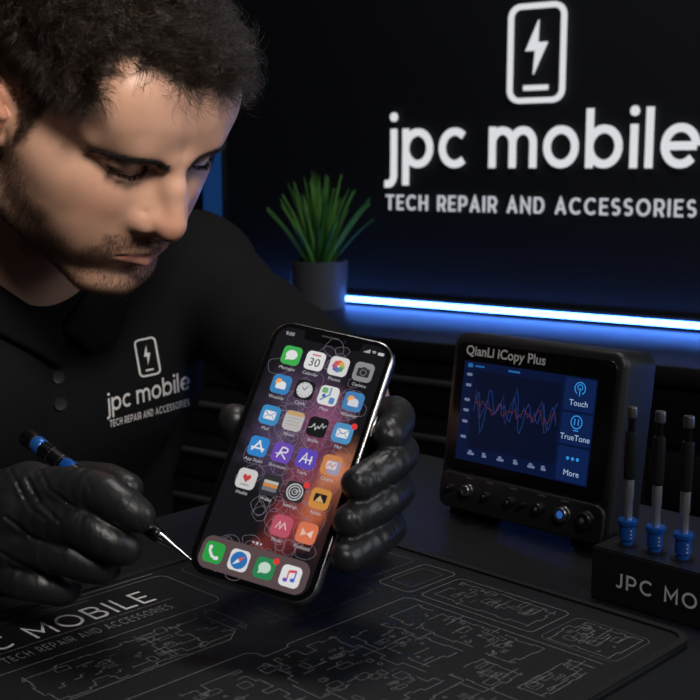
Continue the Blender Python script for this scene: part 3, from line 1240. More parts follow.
net_obj('trousers', trouser_sdf, rng_axis(-.56, .12, .009), rng_axis(.66, 1.50, .009), rng_axis(.0, .60, .009), m_trouser, person, PB, slack=2.2)
for an in (LAN, RAN):
    t0 = an + np.array([0, 0, -.035], np.float32)

    def shoe_sdf(P, t0=t0):
        d = rc(P, t0 - (FW * .02).astype(np.float32), t0 + (FW * .16).astype(np.float32) + np.array([0, 0, -.008], np.float32), .045, .036)
        d = smin(d, rc(P, t0, t0 + np.array([0, 0, .07], np.float32), .045, .044), .02)
        return np.maximum(np.maximum(d, P[:, 2] - .14), .003 - P[:, 2])
    c = t0 + (FW * .07).astype(np.float32)
    net_obj('shoe', shoe_sdf, rng_axis(c[0] - .16, c[0] + .16, .006), rng_axis(c[1] - .16, c[1] + .16, .006), rng_axis(-.01, .16, .006), m_shoe, person, PB)


# ---------------------------------------------------------------- gloved hands
def glove_material():
    m = mat('black_nitrile', (0.017, 0.0175, 0.019, 1), .38, spec=.55)
    nt = m.node_tree
    N, L = nt.nodes, nt.links
    p = N['Principled BSDF']
    tc = N.new('ShaderNodeTexCoord')

    def layer(scale, stretch, detail, dist=0.0):
        mp = N.new('ShaderNodeMapping')
        mp.inputs['Scale'].default_value = stretch
        mp.inputs['Rotation'].default_value = (.4, .3, .7)
        L.new(tc.outputs['Object'], mp.inputs['Vector'])
        n = N.new('ShaderNodeTexNoise')
        n.inputs['Scale'].default_value = scale
        n.inputs['Detail'].default_value = detail
        n.inputs['Distortion'].default_value = dist
        L.new(mp.outputs['Vector'], n.inputs['Vector'])
        return n.outputs['Fac']
    a = layer(70, (1, 1, .35), 2, .6)
    b = layer(900, (1, 1, 1), 3)
    b1 = N.new('ShaderNodeBump')
    b1.inputs['Strength'].default_value = .55
    b1.inputs['Distance'].default_value = .0035
    L.new(a, b1.inputs['Height'])
    b2 = N.new('ShaderNodeBump')
    b2.inputs['Strength'].default_value = .25
    b2.inputs['Distance'].default_value = .0005
    L.new(b, b2.inputs['Height'])
    L.new(b1.outputs['Normal'], b2.inputs['Normal'])
    L.new(b2.outputs['Normal'], p.inputs['Normal'])
    return m


m_glove = glove_material()


def A(px, py, Y):
    return at(px, py, Y).astype(np.float32)


def spline(pts, rs, m=5):
    """a smooth run of joints through the given ones"""
    P_ = np.array(pts, float)
    n = len(P_)
    E_ = np.vstack([2 * P_[0] - P_[1], P_, 2 * P_[-1] - P_[-2]])
    out, ro = [], []
    for i in range(n - 1):
        a, b, c, d = E_[i:i + 4]
        for k in range(m):
            t = k / m
            out.append(.5 * (2 * b + (c - a) * t + (2 * a - 5 * b + 4 * c - d) * t * t + (3 * b - a - 3 * c + d) * t ** 3))
            ro.append(rs[i] + (rs[i + 1] - rs[i]) * t)
    out.append(P_[-1])
    ro.append(rs[-1])
    return np.array(out, np.float32), ro


def groove(P, line, w, amp, far):
    """a fold in the glove running along a line of places on its near side"""
    u, v = proj_np(P)
    best = np.full(len(P), 1e9)
    for p, q in zip(line[:-1], line[1:]):
        dx_, dy_ = q[0] - p[0], q[1] - p[1]
        t = np.clip(((u - p[0]) * dx_ + (v - p[1]) * dy_) / (dx_ * dx_ + dy_ * dy_), 0, 1)
        best = np.minimum(best, np.hypot(u - p[0] - t * dx_, v - p[1] - t * dy_))
    s_ = best / w
    return (amp * (np.exp(-s_ * s_) - .45 * np.exp(-((s_ - 2.1) / 1.1) ** 2)) * (P[:, 1] < far)).astype(np.float32)


def hand_sdf(fingers, palm, wrist, folds, kf=.0022, seed=51):
    runs = [spline(*f_) for f_ in fingers]

    def f(P):
        d = None
        for pts, rs in runs:
            e = chain(P, pts, rs, .0012)
            d = e if d is None else smin(d, e, kf)
        q = None
        for pts, rs in palm:
            e = chain(P, pts, rs, .012)
            q = e if q is None else smin(q, e, .014)
        d = smin(d, q, .006)
        w, wr = wrist
        e = chain(P, w, wr, .02)
        d = smin(d, e, .02)
        near = np.abs(d) < .006
        if near.any():
            N_ = P[near]
            x = wob(N_, 150, seed) * .0004 + wob(N_, 520, seed + 1) * .00009
            for line, fw_, amp, far in folds:
                x = x + groove(N_, line, fw_, amp, far)
            d[near] += x
        return d
    return f


def glove(name, fingers, palm, wrist, h, seed, label, folds=()):
    pts = np.array([p for ps, _ in fingers + palm + [wrist] for p in ps])
    lo, hi = pts.min(0) - .04, pts.max(0) + .04
    f = hand_sdf(fingers, palm, wrist, folds, seed=seed)
    w, wr = wrist
    ax = unit((w[-1] - w[-2]).astype(float)).astype(np.float32)

    def g(P):
        d = f(P)
        s = (P - w[-1]) @ ax
        # rolled cuff
        u = P - w[-1] - s[:, None] * ax
        ring = np.sqrt((np.sqrt((u * u).sum(1)) - wr[-1]) ** 2 + s * s) - .0022
        d = np.maximum(d, s)
        return np.minimum(d, ring)
    o, V, F = net_obj(name, g, *[rng_axis(lo[i], hi[i], h) for i in range(3)], m_glove, person, PB, slack=2.2)
    o['label'] = label
    return o


def fing(*p):
    return [np.array(A(*q[:3])) for q in p], [q[3] for q in p]


# his right hand holds the driver like a pen
R_f = [
    fing((28, 489, .588, .0126), (92, 491, .567, .0110), (121, 504, .559, .0096), (139, 516, .5575, .0084)),
    fing((14, 512, .584, .0128), (78, 523, .565, .0112), (108, 541, .559, .0096), (125, 549, .561, .0083)),
    fing((4, 542, .584, .0124), (58, 553, .570, .0104), (90, 565, .568, .0090), (106, 568, .570, .0080)),
    fing((-4, 572, .586, .0116), (32, 583, .576, .0094), (56, 590, .578, .0084), (68, 590, .582, .0076)),
    fing((-30, 520, .640, .0150), (55, 488, .622, .0122), (100, 482, .606, .0106), (127, 489, .592, .0090)),
]
R_wr = A(-112, 538, .632)
R_p = [([R_wr, R_f[i][0][0]], [.021, .0135 - .0008 * i]) for i in range(4)] + [([R_wr, R_f[4][0][0], R_f[4][0][1]], [.022, .018, .0125]),
       ([A(-30, 520, .640), A(20, 515, .6)], [.016, .012])]
R_fold = [([(27, 478), (39, 501), (60, 523)], 1.7, .0011, .60), ([(41, 472), (49, 489), (76, 509)], 1.5, .0009, .60), ([(18, 484), (30, 508), (46, 520)], 1.6, .0008, .60),
          ([(6, 517), (36, 540), (64, 549)], 1.8, .0010, .60), ([(-6, 548), (18, 563), (44, 572)], 1.8, .0010, .60), ([(10, 470), (22, 492)], 1.6, .0007, .60),
          ([(124, 512), (127, 505)], 1.2, .0006, .57), ([(137, 517), (141, 525)], 1.2, .0006, .57), ([(86, 478), (92, 492)], 1.6, .0004, .57)]
glove('glove', R_f, R_p, ([A(-60, 540, .615), R_wr, R_wr + (REL - R_wr) / np.linalg.norm(REL - R_wr) * .06], [.026, .029, .033]), .0012, 51,
      'black nitrile glove on the hand that grips the driver', R_fold)

# his left hand holds the phone from behind, fingers round its edge
L_f = [
    fing((340, 440, .625, .0118), (388, 416, .610, .0102), (397, 422, .595, .0095), (389, 435, .578, .0088)),
    fing((332, 470, .620, .0120), (394, 450, .606, .0102), (394, 461, .578, .0097), (358, 484, .554, .0084)),
    fing((328, 500, .616, .0116), (390, 488, .600, .0100), (389, 497, .571, .0096), (349, 521, .548, .0083)),
    fing((330, 522, .612, .0108), (384, 524, .592, .0094), (380, 536, .564, .0090), (345, 557, .541, .0079)),
    fing((300, 505, .655, .0160), (262, 466, .641, .0124), (244, 436, .625, .0108), (235, 421, .613, .0094)),
]
L_wr = A(344, 499, .695)
L_p = [([L_wr, L_f[i][0][0]], [.020, .0130 - .0008 * i]) for i in range(4)] + [([L_wr, L_f[4][0][0], L_f[4][0][1]], [.022, .018, .0125])]
L_fold = [([(356, 478), (366, 486)], 1.3, .0006, .59), ([(352, 515), (357, 526)], 1.3, .0006, .58), ([(384, 428), (392, 434)], 1.3, .0005, .6),
          ([(396, 446), (390, 462)], 1.8, .0005, .6), ([(392, 484), (386, 500)], 1.8, .0005, .6), ([(370, 474), (380, 478)], 1.5, .0005, .59), ([(372, 510), (380, 505)], 1.5, .0005, .59)]
glove('glove', L_f, L_p, ([A(340, 493, .68), L_wr, L_wr + (LEL - L_wr) / np.linalg.norm(LEL - L_wr) * .05], [.023, .0255, .029]), .0012, 61,
      'black nitrile glove on the hand that holds the phone', L_fold)


# ---------------------------------------------------------------- smartphone
PN = np.array([-.2211, -.8204, .5273])
PU = np.array([.3121, .4527, .8352])
PU = unit(PU - PN * (PU @ PN) / (PN @ PN))
PN = unit(PN)
PR = np.cross(PU, PN)
PT = np.array([-.0287, .5809, .8502])
m_steel = mat('graphite_steel', (.42, .42, .43, 1), .25, 1.0)
m_black_glass = mat('black_glass', (.004, .004, .005, 1), .12, spec=.5)
m_graph = mat('graphite_glass', (.02, .02, .022, 1), .35)
phone = thing('smartphone', frame(PT, PR, PU, PN), 'black smartphone with a lit home screen held upright over the mat', 'phone')
mm = .001
MB().prism(rrect(.0709, .1436, .0115, n=12), -.0036, .0034, .0016, 4).build('frame', m_steel, phone)
MB().prism(rrect(.0690, .1417, .0106, n=12), -.0041, -.0030, .0006, 2).build('back_panel', m_graph, phone)
MB().prism(rrect(.0688, .1415, .0105, n=12), .0030, .0039, .0005, 3).build('front_glass', m_black_glass, phone)
cb = MB().prism(rrect(.030, .032, .008, (.0165, .050)), -.0056, -.0040, .0008, 2).build('camera_bump', m_graph, phone)
for u, v in ((.011, .056), (.011, .044), (.022, .050)):
    MB().prism([(u + .0052 * math.cos(t * PI / 12), v + .0052 * math.sin(t * PI / 12)) for t in range(24)], -.0066, -.0054, .0003, 1).build('lens', m_black_glass, cb)
for v0, v1, sd in ((.020, .032, 1), (.043, .048, -1), (.024, .034, -1), (.010, .020, -1)):
    MB().box((sd * .0356, (v0 + v1) / 2, 0), (.0012, v1 - v0, .0026), .0005).build('side_button', m_steel, phone)


def wallpaper():
    m = bpy.data.materials.new('lit_wallpaper')
    m.use_nodes = True
    nt = m.node_tree
    N, L = nt.nodes, nt.links
    p = N['Principled BSDF']
    p.inputs['Base Color'].default_value = (.004, .004, .005, 1)
    p.inputs['Roughness'].default_value = .12
    tc = N.new('ShaderNodeTexCoord')
    nz = N.new('ShaderNodeTexNoise')
    nz.inputs['Scale'].default_value = 70
    nz.inputs['Detail'].default_value = 4
    L.new(tc.outputs['Object'], nz.inputs['Vector'])
    dv = N.new('ShaderNodeMix')
    dv.data_type = 'VECTOR'
    dv.inputs[0].default_value = .02
    L.new(tc.outputs['Object'], dv.inputs[4])
    L.new(nz.outputs['Color'], dv.inputs[5])
    prev = None

    def blob(c, r, col, prev):
        v = N.new('ShaderNodeVectorMath')
        v.operation = 'SUBTRACT'
        L.new(dv.outputs[1], v.inputs[0])
        v.inputs[1].default_value = (c[0] * .98 + .01, c[1] * .98 + .01, .004)
        s = N.new('ShaderNodeVectorMath')
        s.operation = 'MULTIPLY'
        L.new(v.outputs[0], s.inputs[0])
        s.inputs[1].default_value = (1 / r[0], 1 / r[1], 0)
        ln = N.new('ShaderNodeVectorMath')
        ln.operation = 'LENGTH'
        L.new(s.outputs[0], ln.inputs[0])
        mr = N.new('ShaderNodeMapRange')
        mr.interpolation_type = 'SMOOTHSTEP'
        mr.inputs['From Min'].default_value = 1
        mr.inputs['From Max'].default_value = 0
        L.new(ln.outputs['Value'], mr.inputs['Value'])
        x = N.new('ShaderNodeMix')
        x.data_type = 'RGBA'
        L.new(mr.outputs['Result'], x.inputs[0])
        if isinstance(prev, tuple):
            x.inputs[6].default_value = prev
        else:
            L.new(prev, x.inputs[6])
        x.inputs[7].default_value = col
        return x.outputs[2]
    c = (.0085, .0080, .0105, 1)
    for ctr, r, col in (((-.004, .030), (.030, .034), lin(84, 66, 92)), ((.010, .022), (.018, .026), lin(148, 84, 120)), ((-.010, .002), (.022, .026), lin(92, 74, 106)),
                        ((.012, -.008), (.018, .030), lin(140, 70, 92)), ((.028, -.004), (.012, .022), lin(226, 140, 104)), ((.022, -.024), (.016, .018), lin(210, 110, 70)),
                        ((.012, -.036), (.018, .016), lin(170, 66, 66)), ((.004, -.050), (.012, .010), lin(120, 52, 48)), ((.030, -.030), (.008, .030), lin(60, 34, 34))):
        c = blob(ctr, r, col, c)
    L.new(c, p.inputs['Emission Color'])
    p.inputs['Emission Strength'].default_value = .74
    return m


# lit area with the notch cut out of its upper edge
sw, sh, sr = .0632, .1362, .0075
out = rrect(sw, sh, sr, n=8)
q1 = [p for p in out if p[0] > 0 and p[1] > 0]
rest = [p for p in out if not (p[0] > 0 and p[1] > 0)]
nx_, ny_, nr = .0165, sh / 2 - .0052, .0018
notch = [(nx_ + .0012, sh / 2), (nx_, sh / 2 - .0012)] + arc(nx_ - nr, ny_ + nr, nr, nr, 0, -90, 5) + arc(-nx_ + nr, ny_ + nr, nr, nr, -90, -180, 5) + [(-nx_, sh / 2 - .0012), (-nx_ - .0012, sh / 2)]
screen = MB().poly(q1 + notch + rest, .00395).build('screen', wallpaper(), phone, False)
m_ring = glow('pale_bubble_outline', lin(136, 124, 140), .8)
rg = np.random.default_rng(5)
mb = MB()
for k in range(120):
    if k < 84:
        t = rg.random()
        cx = np.interp(t, [0, .35, .7, 1], [.000, .004, .006, .006]) + rg.normal(0, .010)
        cy = .038 - t * .085 + rg.normal(0, .004)
    else:
        cx, cy = rg.choice([(-.024, -.056), (-.012, -.060), (-.021, .046), (-.018, -.014), (.020, .034), (.001, -.056), (.004, .056), (.018, -.044)], 1)[0] + rg.normal(0, .003, 2)
    r = rg.uniform(.0024, .0058)
    cx = float(np.clip(cx, -.030 + r, .030 - r))
    e = rg.uniform(.8, 1.25)
    ph_ = rg.uniform(0, 6)
    mb.ribbon([(cx + r * e * math.cos(a) * (1 + .10 * math.sin(3 * a + ph_)), cy + r / e * math.sin(a) * (1 + .10 * math.sin(2 * a + ph_))) for a in np.linspace(0, 2 * PI, 26)[:-1]], .00017, .00400, 0, True)
mb.build('bubble_outlines', m_ring, screen, False)
EM = {}


def em(c, s=.80):
    k = (c, s)
    if k not in EM:
        EM[k] = glow('lit_colour', lin(*c), s)
    return EM[k]


W_ = (238, 238, 240)


def icon(u, v, col, draws, name='app_icon', s=.0108, grad=None, badge=False, cap=None):
    o = MB().poly(rrect(s, s, .0026, (u, v), 6), .00404).build('app_icon', em(col), phone, False)
    z = .00408
    for d in draws:
        g = MB()
        k, c = d[0], d[1]
        if k == 'disc':
            g.disc((u + d[2] * mm, v + d[3] * mm), d[4] * mm, z, ry=(d[5] if len(d) > 5 else d[4]) * mm)
        elif k == 'ring':
            g.ribbon([(u + (d[2] + d[4] * math.cos(a)) * mm, v + (d[3] + d[4] * math.sin(a)) * mm) for a in np.linspace(0, 2 * PI, 28)[:-1]], d[5] * mm, z, 0, True)
        elif k == 'line':
            g.ribbon([(u + x * mm, v + y * mm) for x, y in d[2]], d[3] * mm, z)
        elif k == 'poly':
            g.poly([(u + x * mm, v + y * mm) for x, y in d[2]], z)
        elif k == 'rr':
            g.poly(rrect(d[4] * mm, d[5] * mm, d[6] * mm, (u + d[2] * mm, v + d[3] * mm), 4), z)
        elif k == 'text':
            put_text(g, d[2], d[3] * mm, (u + d[4] * mm, v + d[5] * mm), z, 'CENTER')
        g.build('glyph', em(c), o, False)
        z += .00003
    if badge:
        MB().disc((u + s * .46, v + s * .46), .0017, z + .00002).build('badge', em((232, 62, 58)), o, False)
    if cap:
        t = MB()
        put_text(t, cap, .0025, (u, v - s / 2 - .0029), .00404, 'CENTER')
        t.build('caption', em((196, 196, 200), .8), o, False)


def bubble(c):
    return [('disc', c, 0, .4, 3.3, 2.8), ('poly', c, [(-2.6, -.6), (-.8, -2.2), (-2.8, -3.1)])]


def envelope(c=W_, e=(90, 140, 190)):
    return [('rr', c, 0, 0, 6.6, 4.8, .7), ('line', e, [(-3, 2.0), (0, -.4), (3, 2.0)], .45), ('line', e, [(-3, -2.0), (-1, .3)], .35), ('line', e, [(3, -2.0), (1, .3)], .35)]


def cloud(c=W_):
    return [('disc', (250, 176, 96), -1.6, 1.2, 1.9), ('disc', c, -1.0, -.9, 1.7), ('disc', c, .9, -.3, 2.1), ('rr', c, .2, -1.6, 6, 2.0, 1)]


def petals():
    cs = [(232, 106, 70), (240, 168, 76), (172, 190, 90), (88, 160, 104), (84, 140, 178), (110, 98, 168), (170, 92, 140), (220, 90, 96)]
    return [('disc', c, 2.1 * math.cos(PI / 2 - i * PI / 4), 2.1 * math.sin(PI / 2 - i * PI / 4), 1.45) for i, c in enumerate(cs)]


UC = [-.0196, -.0059, .0078, .0219]
VR = [.0524, .0354, .0175, -.0003, -.0185, -.0370]
DK = (40, 40, 46)
icon(UC[0], VR[0], (62, 184, 82), bubble(W_), cap='Messages')
icon(UC[1], VR[0], (236, 236, 238), [('text', (30, 30, 34), '30', 6.6, 0, -3.1), ('rr', (214, 110, 110), 0, 3.3, 5, .8, .3)], cap='Calendar')
icon(UC[2], VR[0], (226, 226, 226), petals(), cap='Photos')
icon(UC[3], VR[0], (146, 146, 150), [('rr', DK, 0, -.3, 6.8, 4.8, .9), ('rr', DK, 0, 2.1, 2.6, 1.4, .4), ('disc', (120, 120, 124), 0, -.3, 1.8), ('disc', (22, 22, 26), 0, -.3, 1.3)], cap='Camera')
icon(UC[0], VR[1], (56, 134, 196), cloud(), cap='Weather')
icon(UC[1], VR[1], (18, 18, 22), [('disc', (214, 214, 216), 0, 0, 4.4), ('line', (40, 40, 44), [(-1.6, 1.4), (0, 0), (1.4, 2.4)], .4)] +
     [('line', (70, 70, 74), [(3.5 * math.cos(k * PI / 6), 3.5 * math.sin(k * PI / 6)), (4.1 * math.cos(k * PI / 6), 4.1 * math.sin(k * PI / 6))], .35) for k in range(12)], cap='Clock')
icon(UC[2], VR[1], (232, 232, 232), [('rr', (122, 178, 120), -2.6, 2.6, 3.2, 3, .6), ('rr', (88, 142, 198), 2.6, -2.4, 3.0, 3.6, .8), ('line', (120, 160, 190), [(.4, 4.6), (.6, .6), (-3.8, -3.2)], 1.0), ('disc', (60, 110, 170), -2.4, -.4, 1.0)], cap='Maps')
icon(UC[3], VR[1], (70, 132, 190), cloud((220, 222, 232)), cap='Weather')
icon(UC[0], VR[2], (60, 146, 204), envelope(), cap='Mail')
icon(UC[1], VR[2], (196, 192, 190), [('rr', (206, 168, 112), 0, 4.1, 9.8, 2.2, .9)] + [('line', (150, 146, 146), [(-3.4, y), (3.4, y)], .25) for y in (1.4, -.4, -2.2)], cap='Notes')
icon(UC[2], VR[2], (14, 14, 18), [('line', (222, 222, 226), [(-4.6, -1.2), (-3, -.6), (-2, 1.4), (-.8, -1.6), (.2, .4), (1.2, -.6), (2.2, 2.4), (3.2, .2), (4.6, 1.8)], .4)], cap='Stocks')
icon(UC[3], VR[2], (78, 152, 204), envelope(), badge=True, cap='Mail')
AG = [('line', W_, [(-3.2, -2.6), (.4, 3.2)], .9), ('line', W_, [(3.2, -2.6), (-.4, 3.2)], .9), ('line', W_, [(-3.8, -1.0), (3.8, -1.0)], .9)]
icon(UC[0], VR[3], (48, 138, 214), AG, cap='App Store')
icon(UC[1], VR[3], (112, 76, 186), [('line', W_, [(-2.2, -3.2), (-.6, 2.8), (1.4, 2.8)] + arc(1.2, 1.5, 1.5, 1.3, 90, -90, 8) + [(-1, .2), (2.8, -3.2)], .7), ('line', W_, [(-3.4, -1), (-.6, -1)], .5)], cap='Shortcuts')
icon(UC[2], VR[3], (96, 74, 190), [('line', W_, [(-3.2, -2.6), (-.6, 3), (.4, -2.4)], .7), ('line', W_, [(-2.6, -.4), (3.4, -.4)], .6), ('line', W_, [(2.6, 2), (2.6, -2.6)], .7)], cap='Tools')
icon(UC[3], VR[3], (214, 138, 80), [('rr', (164, 158, 190), 1.6, -1.0, 6.4, 7.4, 1.6), ('rr', (226, 210, 212), 0, 0, 5.6, 4.2, .7), ('line', (180, 110, 110), [(-2.2, -1.2), (-.8, 1), (.4, -.8), (2.2, 1.2)], .45)], cap='Charts')
icon(UC[0], VR[4], (216, 212, 212), [('poly', (206, 62, 64), [(0, -2.0), (-2.3, .8), (-2.0, 2.2), (-.9, 2.5), (0, 1.5), (.9, 2.5), (2.0, 2.2), (2.3, .8)]), ('rr', (150, 150, 156), 0, -3.2, 5, .7, .3)], cap='Health')
icon(UC[1], VR[4], (46, 46, 50), [('rr', (196, 196, 190), 0, 1.6, 8, 1.6, .4), ('rr', (214, 142, 74), 0, -.2, 8, 1.8, .4), ('rr', (120, 122, 130), 0, -2.2, 8, 2.0, .4)], cap='Wallet')
icon(UC[2], VR[4], (44, 44, 48), [('ring', (214, 214, 216), 0, 0, 4.2, .6), ('ring', (200, 200, 204), 0, 0, 2.9, .6), ('ring', (190, 190, 194), 0, 0, 1.4, .5), ('line', (200, 200, 204), [(0, 0), (2.6, 1.4)], .5)], badge=True, cap='Settings')
icon(UC[3], VR[4], (212, 146, 66), [('rr', (24, 22, 24), 0, .4, 6.6, 4.4, .6), ('poly', (214, 178, 130), [(-2.4, -1.6), (-.4, 1.8), (.8, .2), (2.4, -1.6)])], cap='Radio')
icon(UC[2] - .0006, VR[5], (196, 86, 108), [('line', (236, 200, 206), [(-3, -1.6), (-1.4, 2), (-.6, -1.6), (1, 1.8), (2.8, -1.6)], .6)], cap='Music')
icon(UC[3] - .0008, VR[5], (228, 122, 88), [('poly', (240, 196, 176), [(-3, -2), (-3, 2.2), (0, -.4)]), ('poly', (244, 214, 196), [(3, -2), (3, 2.2), (0, -.4)])], cap='Podcasts')
dock = MB().poly(rrect(.0595, .0170, .0055, (-.0003, -.0594), 8), .00402).build('dock_bar', glow('dock_tint', lin(96, 78, 80), .75), screen, False)
icon(-.0226, -.0593, (44, 168, 72), [('line', W_, [(-2.6, 2.8), (-2.4, .6), (-.6, -1.8), (1.6, -2.8), (2.8, -2.4)], 1.3), ('disc', W_, -2.4, 2.4, 1.0), ('disc', W_, 2.4, -2.4, 1.0)])
icon(-.0083, -.0595, (230, 230, 232), [('disc', (44, 116, 190), 0, 0, 4.5), ('poly', (226, 92, 74), [(2.8, 2.8), (-.7, .7), (.7, -.7)]), ('poly', W_, [(-2.8, -2.8), (-.7, .7), (.7, -.7)])])
icon(.0060, -.0597, (40, 138, 84), bubble((206, 228, 214)), badge=True)
icon(.0203, -.0598, (238, 236, 238), [('line', (226, 70, 90), [(-1.4, 2.2), (2.4, 3.0)], 1.3), ('line', (226, 70, 90), [(-1.4, 2.4), (-1.4, -2.2)], .7), ('line', (70, 90, 200), [(2.4, 3.2), (2.4, -1.6)], .7), ('disc', (110, 84, 200), -2.2, -2.3, 1.3, 1.0), ('disc', (60, 110, 210), 1.6, -1.7, 1.3, 1.0)])
mb = MB()
for k in range(3):
    mb.disc((-.0042 + k * .0021, -.0487), .00052 if k != 1 else .0007, .00404, 0, 10)
mb.build('page_dots', em((210, 210, 214)), screen, False)
mb = MB()
put_text(mb, '9:00', .0030, (-.0272, .0634), .00404)
mb.build('clock_readout', em((206, 206, 210)), screen, False)
mb = MB()
for k in range(4):
    mb.poly([(.0185 + k * .0009, .0634), (.0191 + k * .0009, .0634), (.0191 + k * .0009, .0640 + k * .0005), (.0185 + k * .0009, .0640 + k * .0005)], .00404)
for r in (.0008, .0016):
    mb.ribbon(arc(.0241, .0634, r, r, 45, 135, 8), .0004, .00404)
mb.poly(rrect(.0034, .0016, .0004, (.0280, .0642), 3), .00404)
mb.build('status_symbols', em((206, 206, 210)), screen, False)
MB().disc((.0065, .0665), .0011, .00395, 0, 16).build('selfie_lens', mat('dark_lens', (.01, .012, .03, 1), .05), phone, False)
MB().poly(rrect(.010, .0009, .0004, (-.002, .0672), 3), .00395).build('earpiece', mat('earpiece_mesh', (.03, .03, .03, 1), .6), phone, False)

# ---------------------------------------------------------------- precision driver in his right hand
TIP = PT + PR * -.0325 + PU * -.0662 + PN * .0046
END = at(26, 436, .628)
ax = unit(END - TIP)
ln_ = float(np.linalg.norm(END - TIP))
drv = thing('precision_driver', frame(TIP, *[np.array(v) for v in (Vector(ax).orthogonal().normalized(), Vector(ax).cross(Vector(ax).orthogonal().normalized()), Vector(ax))]),
            'slim steel precision driver with blue bands in the gloved hand, tip on the phone', 'screwdriver')
m_bright = mat('polished_steel', (.62, .62, .64, 1), .18, 1.0)
m_dark = mat('dark_anodised_metal', (.035, .035, .04, 1), .32, .9)
m_blue = mat('blue_anodised_metal', (.012, .12, .55, 1), .3, .5)
MB().lathe([(.0003, 0), (.0007, .004), (.0016, .014), (.0027, .0205), (.0028, .0235)], seg=24).build('tip', m_bright, drv)
prof = [(.0030, .0230), (.0040, .0240)]
for k in range(8):
    h = .0245 + k * .0013
    prof += [(.0042, h), (.0042, h + .0007), (.0038, h + .0009), (.0038, h + .0012)]
MB().lathe(prof + [(.0042, .0352), (.0040, .0362)], seg=28).build('knurled_grip', m_dark, drv)
MB().lathe([(.0036, .0355), (.0038, .0365), (.0040, ln_ - .052), (.0046, ln_ - .050), (.0046, ln_ - .0145)], seg=28).build('barrel', m_dark, drv)
MB().lathe([(.0045, ln_ - .040), (.00475, ln_ - .0398), (.00475, ln_ - .0335), (.0045, ln_ - .033)], seg=28).build('blue_band', m_blue, drv)
for h in (.031, .023):
    MB().lathe([(.0045, ln_ - h), (.00480, ln_ - h + .0002), (.00480, ln_ - h + .0010), (.0045, ln_ - h + .0012)], seg=28).build('steel_ring', m_bright, drv)
mb = MB()
for k in range(9):
    a = k * 2 * PI / 9
    mb.tube([(.0046 * math.cos(a), .0046 * math.sin(a), ln_ - .0225), (.0046 * math.cos(a), .0046 * math.sin(a), ln_ - .0155)], .0006, 6)
mb.build('grip_ribs', m_dark, drv)
MB().lathe([(.0046, ln_ - .0148), (.0050, ln_ - .0142), (.0050, ln_ - .0090), (.0046, ln_ - .0084)], seg=28).build('blue_band', mat('bright_blue_band', (.02, .12, .42, 1), .3, .4), drv)
MB().lathe([(.0046, ln_ - .0086), (.0052, ln_ - .0080), (.0052, ln_ - .0010), (.0046, ln_)], seg=28).build('end_cap', m_dark, drv)


# ---------------------------------------------------------------- desk and mat
m_desk = mat('black_textured_desk', (.0065, .007, .008, 1), .50, bump=.35, bscale=900, var=.12)


def AB(a, b, z=0.0):
    return A3 * a + B3 * b + Z3 * z


M_DESK = frame(AB(0, 0, DESK), B3, A3, Z3)        # local x along the writing, y towards the technician
a0, a1, b0, b1 = -.55, .66, -.42, .748
desk = thing('workbench', frame(AB((a0 + a1) / 2, (b0 + b1) / 2, 0), B3, A3, Z3), 'black textured workbench under the repair mat', 'desk')
dx, dy = b1 - b0, a1 - a0
MB().box((0, 0, DESK - .018), (dx, dy, .036), .004, 3).build('worktop', m_desk, desk)
m_leg = mat('black_steel_leg', (.012, .012, .013, 1), .45, .5)
for i in (-1, 1):
    for j in (-1, 1):
        MB().box((i * (dx / 2 - .04), j * (dy / 2 - .04), (DESK - .036) / 2), (.05, .05, DESK - .036), .003).build('leg', m_leg, desk)

ma0, ma1, mb0, mb1 = .273, .565, .06, .541
mc = ((mb0 + mb1) / 2, (ma0 + ma1) / 2)
m_mat = mat('black_rubber', (.0065, .007, .0085, 1), .55, bump=.35, bscale=1500, var=.08)
m_line = mat('grey_print', (.27, .275, .28, 1), .6)
m_line2 = mat('dim_grey_print', (.12, .124, .13, 1), .6)
m_word = mat('light_grey_print', (.74, .75, .76, 1), .6)
mat_o = thing('repair_mat', frame(AB(mc[1], mc[0], DESK), B3, A3, Z3), 'black rubber repair mat printed with circuit outlines and lettering', 'mat')
mw, mh = mb1 - mb0, ma1 - ma0
MB().prism(rrect(mw, mh, .014, n=8), .0, .0030, .0008, 2).build('mat_base', m_mat, mat_o)
rim = MB()
o_ = rrect(mw - .004, mh - .004, .012, n=8)
rim.ribbon(o_, .0042, .0028, .0016, True)
rim.build('raised_rim', m_mat, mat_o)
zz = .00315


def ML(b, a):
    return (b - mc[0], a - mc[1])


wd, fine, dim = MB(), MB(), MB()
x0, y0 = ML(.2455, .5205)
word(wd, 'JPC MOBILE', .115, .127, .0185, (x0, y0), zz, track=.24, space=.5)
tl = MB()
word(tl, 'TECH REPAIR AND ACCESSORIES', .12, .104, .0078, ML(.268, .5035), zz, track=.30, space=.6)
LW = .00042


def pan(b_0, b_1, a_0, a_1, r=.006, w=LW, to=None):
    c = ML((b_0 + b_1) / 2, (a_0 + a_1) / 2)
    (to or fine).ribbon(rrect(abs(b_1 - b_0), abs(a_1 - a_0), r, c, 6), w, zz, 0, True)


def rule(b_0, a_0, b_1, a_1, w=LW, to=None):
    (to or fine).ribbon([ML(b_0, a_0), ML(b_1, a_1)], w, zz)


pan(.10, .399, .494, .552, .006)
rule(.235, .5165, .380, .5165, .00035)
rule(.33, .5575, .396, .5575, .0006)
rule(.30, .5480, .345, .5480, .0004)
rg = np.random.default_rng(17)


